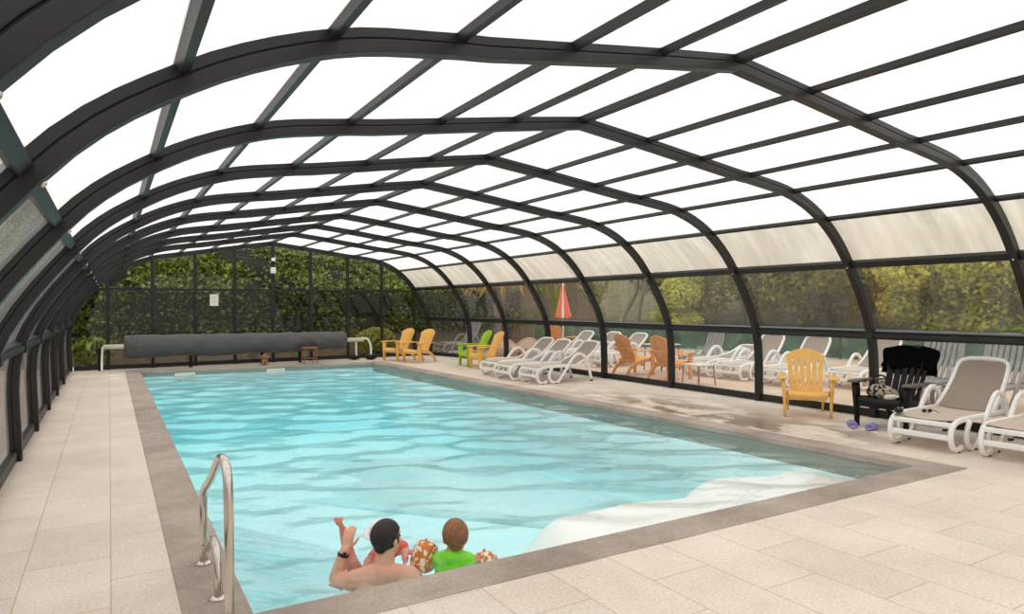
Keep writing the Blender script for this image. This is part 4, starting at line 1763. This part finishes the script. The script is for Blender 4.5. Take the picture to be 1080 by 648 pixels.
def head_parts(m, c, d, s=1.0, tilt=0.0):
    """d: yaw of the face direction (0 = +Y, positive turns to +X). Adds head volumes to m"""
    rm = rotz(-d) @ Matrix.Rotation(tilt, 3, 'X')
    c = Vector(c)

    def W(x, y, z):
        return c + rm @ (Vector((x, y, z)) * s)
    m.ell(W(0, -.012, .025), (.074 * s, .094 * s, .088 * s), rm, 20, 14)     # cranium
    m.ell(W(0, .03, -.03), (.058 * s, .062 * s, .082 * s), rm, 18, 12)       # face
    m.ell(W(0, .055, -.085), (.034 * s, .03 * s, .026 * s), rm, 12, 8)      # chin
    m.ell(W(0, .078, .03), (.05 * s, .016 * s, .014 * s), rm, 12, 8)        # brow
    m.cap(W(0, .088, .012), W(0, .108, -.024), .008 * s, .013 * s)           # nose
    m.ell(W(0, .086, -.058), (.026 * s, .01 * s, .006 * s), rm, 12, 6)      # upper lip
    m.ell(W(0, .083, -.07), (.022 * s, .01 * s, .007 * s), rm, 12, 6)       # lower lip
    for sx in (-1, 1):
        m.ell(W(sx * .04, .07, -.022), (.02 * s, .018 * s, .02 * s), rm, 10, 6)   # cheek
        m.ell(W(sx * .078, -.006, -.008), (.011 * s, .022 * s, .033 * s), rm @ Matrix.Rotation(R(sx * 16), 3, 'Z'), 12, 8)   # ear
    return W, rm


def hair_mesh(W, rm, s, mat, parent, low=-.045, th=.012, name='hair', vox=.006):
    m = MB()
    m.ell(W(0, -.016, .032), ((.074 + th) * s, (.094 + th) * s, (.088 + th) * s), rm, 24, 16)
    inv = rm.transposed()
    c = W(0, 0, 0)
    vs = []
    for v in m.v:
        l = (inv @ (Vector(v) - c)) / s
        # hairline: cut up over the face, short at the nape
        if l.y > .02:
            l.z = max(l.z, .05 + .25 * (l.y - .02))
        else:
            l.z = max(l.z, low)
        wob = 1 + .02 * math.sin(l.x * 160) * math.sin(l.z * 120 + l.y * 90)
        l = Vector((l.x * wob, l.y * wob, l.z))
        vs.append(tuple(c + rm @ (l * s)))
    m.v = vs
    m.ell(W(0, -.064, -.03), (.05 * s, .03 * s, .045 * s), rm, 16, 10)
    for sx in (-1, 1):
        m.ell(W(sx * .073, .022, .0), (.008 * s, .012 * s, .03 * s), rm, 8, 6)
    o = m.build(name, mat, parent, True)
    fuse(o, vox, 2)
    return o


def eyes(W, s, parent):
    for sx in (-1, 1):
        m = MB()
        m.ell(W(sx * .031, .078, .006), (.011 * s,) * 3, None, 10, 8)
        m.build('eye', 'eye', parent, True)


def hand(m, wrist, d, side, palm_n, s=1.0, curl=.5):
    """wrist point, direction of the fingers, direction towards the thumb, palm normal"""
    d, side, palm_n = Vector(d).normalized(), Vector(side).normalized(), Vector(palm_n).normalized()
    w = Vector(wrist)
    for t in (-1, -.33, .33, 1):
        m.cap(w + d * .015 * s + side * t * .018 * s, w + d * .085 * s + side * t * .03 * s, .015 * s, .0125 * s)
    for i, (t, l) in enumerate(((1, .074), (.33, .083), (-.33, .077), (-1, .058))):
        b = w + d * .088 * s + side * t * .03 * s
        p = [b]
        ang = 0
        for k, f in enumerate((.45, .32, .25)):
            ang += curl * (.5 + .25 * k)
            p.append(p[-1] + (d * math.cos(ang) + palm_n * math.sin(ang) + side * t * .08) * l * f * s)
        m.limb(p, [.0105 * s, .0098 * s, .009 * s, .0078 * s])
    b = w + d * .03 * s + side * .03 * s
    m.limb([b, b + (d * .5 + side * .75 + palm_n * .3) * .035 * s, b + (d * .95 + side * .8 + palm_n * .6) * .052 * s], [.014 * s, .0125 * s, .0105 * s])


def foot(m, ankle, toe_dir, sole_n, s=1.0):
    d, n_ = Vector(toe_dir).normalized(), Vector(sole_n).normalized()
    a = Vector(ankle)
    sd = d.cross(n_)
    m.cap(a - d * .02 * s, a + n_ * .03 * s - d * .03 * s, .032 * s, .03 * s)
    m.cap(a + n_ * .02 * s, a + d * .11 * s + n_ * .03 * s, .032 * s, .026 * s)
    m.cap(a + d * .10 * s + n_ * .03 * s - sd * .026 * s, a + d * .125 * s + n_ * .03 * s + sd * .026 * s, .022 * s, .021 * s)
    for i in range(5):
        t = (i - 2) * .017
        m.cap(a + d * .135 * s + n_ * .03 * s + sd * t * s, a + d * (.168 - .006 * i) * s + n_ * .032 * s + sd * t * 1.1 * s, .015 * s * (1.2 if i == 0 else .9), .0125 * s)


# --- man: back to the camera, sitting in the water, head turned right
man = thing('person', 'dark haired man with bare shoulders in the water, seen from behind', 'person', (0, 0, 0))
BD = .36                                      # yaw of his chest direction
rb = rotz(-BD)
base_ = Vector((1.44, 3.98, -.095))


def mw(x, y, z):
    return base_ + rb @ Vector((x, y, z))


m = MB()
hc = mw(.03, .0, .145)
W, rm = head_parts(m, hc, BD + .75, .98)
m.limb([mw(.0, -.012, -.06), mw(.018, -.008, .05), mw(.03, -.002, .11)], [.072, .058, .058])     # neck
m.limb([mw(-.17, -.012, -.085), mw(0, -.035, -.055), mw(.17, -.012, -.085)], [.058, .075, .058])  # shoulder girdle
m.ell(mw(-.02, 0, -.18), (.175, .095, .15), rb, 20, 14)
m.ell(mw(-.06, 0, -.36), (.15, .09, .17), rb, 20, 14)
m.ell(mw(-.10, .0, -.54), (.16, .10, .13), rb, 20, 14)
for sx in (-1, 1):
    m.ell(mw(sx * .085 - .01, -.07, -.15), (.06, .03, .08), rb, 12, 8)   # shoulder blades
# right arm reaches forward to the right, under the floats of the child
m.limb([mw(.19, -.01, -.10), mw(.235, .14, -.2), mw(.19, .33, -.2)], [.054, .044, .033])
hand(m, mw(.185, .345, -.2), (-.2, 1, .1), (-1, 0, .2), (0, .1, -1), .95, .4)
# left arm bent: elbow in the water, forearm and hand raised
EL = Vector((1.20, 4.15, -.20))
WR = Vector((1.255, 4.14, -.03))
m.limb([mw(-.19, -.01, -.10), EL, EL.lerp(WR, .45), WR], [.054, .043, .042, .028])
hand(m, WR, (.35, .15, .9), (.9, -.35, -.2), (.35, .9, .1), .86, .5)
# legs
m.limb([mw(-.18, .0, -.6), mw(-.26, .40, -.55), mw(-.24, .52, -.95)], [.085, .062, .042])
m.limb([mw(-.02, .0, -.6), mw(.06, .40, -.55), mw(.06, .52, -.95)], [.085, .062, .042])
foot(m, mw(-.24, .53, -.98), rb @ Vector((0, 1, 0)), (0, 0, -1))
foot(m, mw(.06, .53, -.98), rb @ Vector((0, 1, 0)), (0, 0, -1))
body = m.build('body', 'skin', man, True)
fuse(body, .0055, 5)
hair_mesh(W, rm, .98, 'hair_dark', man, -.06, .012)
eyes(W, .98, man)
m = MB()
m.ell(mw(-.10, -.01, -.60), (.178, .125, .12), rb, 20, 14)
m.limb([mw(-.18, .0, -.6), mw(-.23, .25, -.57)], [.105, .095])
m.limb([mw(-.02, .0, -.6), mw(.03, .25, -.57)], [.105, .095])
o = m.build('swim_shorts', 'trunks', man, True)
fuse(o, .012, 3)
m = MB()
ax_ = (WR - EL).normalized()
pc = EL.lerp(WR, .84)
q = ax_.orthogonal().normalized()
q2 = ax_.cross(q)
m.sweep([pc + q * .034 * math.cos(2 * math.pi * i / 20) + q2 * .034 * math.sin(2 * math.pi * i / 20) for i in range(20)], [(-.003, -.009), (.003, -.009), (.003, .009), (-.003, .009)], ax_, False, True)
m.ell(pc + Vector((-.005, -.036, .01)), (.016, .008, .016), None, 12, 8)
m.build('wrist_watch', 'watch', man, True)

# --- baby in front of the man
bb = thing('person', 'baby in a white sun hat held in front of the man', 'person', (0, 0, 0))
bd = BD + 2.5
c = Vector((1.54, 4.26, -.03))
m = MB()
W, rm = head_parts(m, c, bd, .80)
m.limb([c + Vector((0, 0, -.06)), c + Vector((.0, .01, -.11))], [.04, .05])
tor = [c + Vector((.0, .02, -.15)), c + Vector((-.03, .05, -.26)), c + Vector((-.08, .08, -.34))]
m.limb(tor, [.085, .088, .08])
# right-hand arm up by the man's cheek, the other forward
m.limb([c + Vector((.07, -.02, -.11)), c + Vector((.125, -.09, -.085)), c + Vector((.10, -.16, -.12))], [.036, .03, .022])
hand(m, c + Vector((.095, -.165, -.125)), (-.4, -.8, -.3), (.6, .3, 0.3), (0, .3, -1), .5, .8)
m.limb([c + Vector((-.09, .0, -.15)), c + Vector((-.14, -.04, -.24)), c + Vector((-.10, -.09, -.26))], [.032, .028, .02])
hand(m, c + Vector((-.095, -.10, -.26)), (.3, -.9, .1), (.9, .3, 0), (0, 0, -1), .5, .8)
# leg stretched out to the left with the foot above the water
KN = Vector((1.34, 4.30, -.17))
AN = Vector((1.305, 4.34, .03))
m.limb([c + Vector((-.1, .09, -.34)), KN, AN], [.062, .046, .026])
foot(m, AN, (-.3, .05, .9), (-.35, -.9, -.1), .6)
m.limb([c + Vector((-.04, .09, -.36)), Vector((1.42, 4.42, -.3)), Vector((1.34, 4.5, -.39))], [.062, .046, .026])
foot(m, Vector((1.33, 4.51, -.4)), (-.6, .6, .2), (-.2, -.2, -.9), .5)
o = m.build('body', 'skin_pink', bb, True)
fuse(o, .005, 4)
eyes(W, .8, bb)
m = MB()
m.limb([tor[0] + Vector((0, 0, -.015)), tor[1], tor[2]], [.094, .098, .09])
m.cap(c + Vector((.072, -.02, -.105)), c + Vector((.115, -.07, -.07)), .044, .042)
o = m.build('swimsuit', 'pink', bb, True)
fuse(o, .007, 3)
m = MB()
m.ell(W(0, -.012, .045), (.084 * .8 + .006, .102 * .8 + .006, .086 * .8 + .004), rm, 24, 14)
inv = rm.transposed()
c0 = W(0, 0, 0)
m.v = [tuple(c0 + rm @ Vector(((inv @ (Vector(v) - c0)).x, (inv @ (Vector(v) - c0)).y, max(.02, (inv @ (Vector(v) - c0)).z)))) for v in m.v]
ring = [W(.105 * math.cos(a) * 1.05, -.012 + .128 * math.sin(a), .02 - .012 * math.cos(2 * a)) for a in [2 * math.pi * i / 28 for i in range(28)]]
m.sweep(ring, [(-.022, -.003), (.022, -.003), (.022, .003), (-.022, .003)], (0, 0, 1), False, True)
m.build('sun_hat', 'hat', bb, True)

# --- child with arm floats and neon vest
ch = thing('person', 'brown haired child in a neon green vest with arm floats, seen from behind', 'person', (0, 0, 0))
CD = .55
rc = rotz(-CD)
cb = Vector((1.875, 3.87, -.085))


def cw(x, y, z):
    return cb + rc @ Vector((x, y, z))


m = MB()
hc = cw(.01, .0, .10)
W, rm = head_parts(m, hc, CD - .25, .90)
m.limb([cw(0, -.01, .0), cw(0, -.005, .04), cw(0, 0, .08)], [.05, .04, .042])
m.limb([cw(-.10, -.005, -.04), cw(0, -.01, .0), cw(.10, -.005, -.04)], [.038, .05, .038])
m.ell(cw(0, 0, -.12), (.105, .068, .13), rc, 18, 12)
m.ell(cw(0, 0, -.30), (.095, .068, .14), rc, 18, 12)
LA = [cw(-.11, 0, -.05), cw(-.21, .04, -.02), cw(-.27, .14, -.06)]
RA = [cw(.11, 0, -.05), cw(.20, .05, -.055), cw(.26, .15, -.10)]
m.limb(LA, [.036, .031, .022])
m.limb(RA, [.036, .031, .022])
hand(m, LA[2], (-.2, .9, .1), (.9, .2, .1), (0, .1, -1), .62, .5)
hand(m, RA[2], (.3, .9, .1), (-.9, .2, .1), (0, .1, -1), .62, .5)
for sx in (-1, 1):
    m.limb([cw(sx * .05, 0, -.38), cw(sx * .07, .12, -.6), cw(sx * .07, .08, -.82)], [.06, .045, .03])
    foot(m, cw(sx * .07, .08, -.84), rc @ Vector((0, 1, -.5)), (0, -.4, -1), .62)
o = m.build('body', 'skin_child', ch, True)
fuse(o, .005, 4)
hair_mesh(W, rm, .90, 'hair_brown', ch, -.03, .02)
eyes(W, .90, ch)
m = MB()
m.limb([cw(-.092, -.008, -.04), cw(0, -.02, -.02), cw(.092, -.008, -.04)], [.05, .062, .05])
m.ell(cw(0, -.005, -.12), (.122, .085, .125), rc, 20, 12)
m.ell(cw(0, -.005, -.24), (.118, .085, .12), rc, 20, 12)
o = m.build('vest', 'neon', ch, True)
fuse(o, .007, 3)
m = MB()
m.sweep(catmull([cw(.045, .03, .015), cw(.06, .05, .05), cw(.065, .05, .085)], 4), [(-.012, -.006), (.012, -.006), (.012, .006), (-.012, .006)], (0, 1, 0))
m.build('collar_strap', 'neonyellow', ch, True)
m = MB()
m.ell(cw(0, 0, -.38), (.108, .082, .09), rc, 18, 10)
o = m.build('swim_trunks', 'trunks', ch, True)
fuse(o, .01, 2)


def float_band(a, b, r, name='arm_float'):
    """inflated cuff with a pointed top"""
    m = MB()
    a, b = Vector(a), Vector(b)
    d = (b - a).normalized()
    z = Vector((0, 0, 1))
    sd = d.cross(z).normalized()
    u = sd.cross(d)
    vs, fs = [], []
    prof = [(0, .55), (.06, .88), (.2, 1), (.5, 1.04), (.8, 1), (.94, .88), (1, .55)]
    sg = 24
    for t, k in prof:
        c = a.lerp(b, t)
        for j in range(sg):
            an = 2 * math.pi * j / sg
            rr = r * k * (1 + .10 * math.cos(3 * (an - math.pi / 2)))
            vs.append(c + sd * math.cos(an) * rr + u * math.sin(an) * rr * 1.05)
    for i in range(len(prof) - 1):
        for j in range(sg):
            j2 = (j + 1) % sg
            fs.append((i * sg + j, i * sg + j2, (i + 1) * sg + j2, (i + 1) * sg + j))
    fs += [tuple(range(sg - 1, -1, -1)), tuple((len(prof) - 1) * sg + j for j in range(sg))]
    m.add(vs, fs)
    o = m.build(name, 'armband', ch, True)
    q = MB()
    q.tube([a.lerp(b, .5) + u * r, a.lerp(b, .5) + u * (r + .03)], .008, 8)
    v = q.build('valve', 'armband', o, True)
    return o


float_band(cw(-.125, .005, -.045), cw(-.25, .06, -.03), .09)
float_band(cw(.145, .02, -.085), cw(.235, .10, -.09), .066)
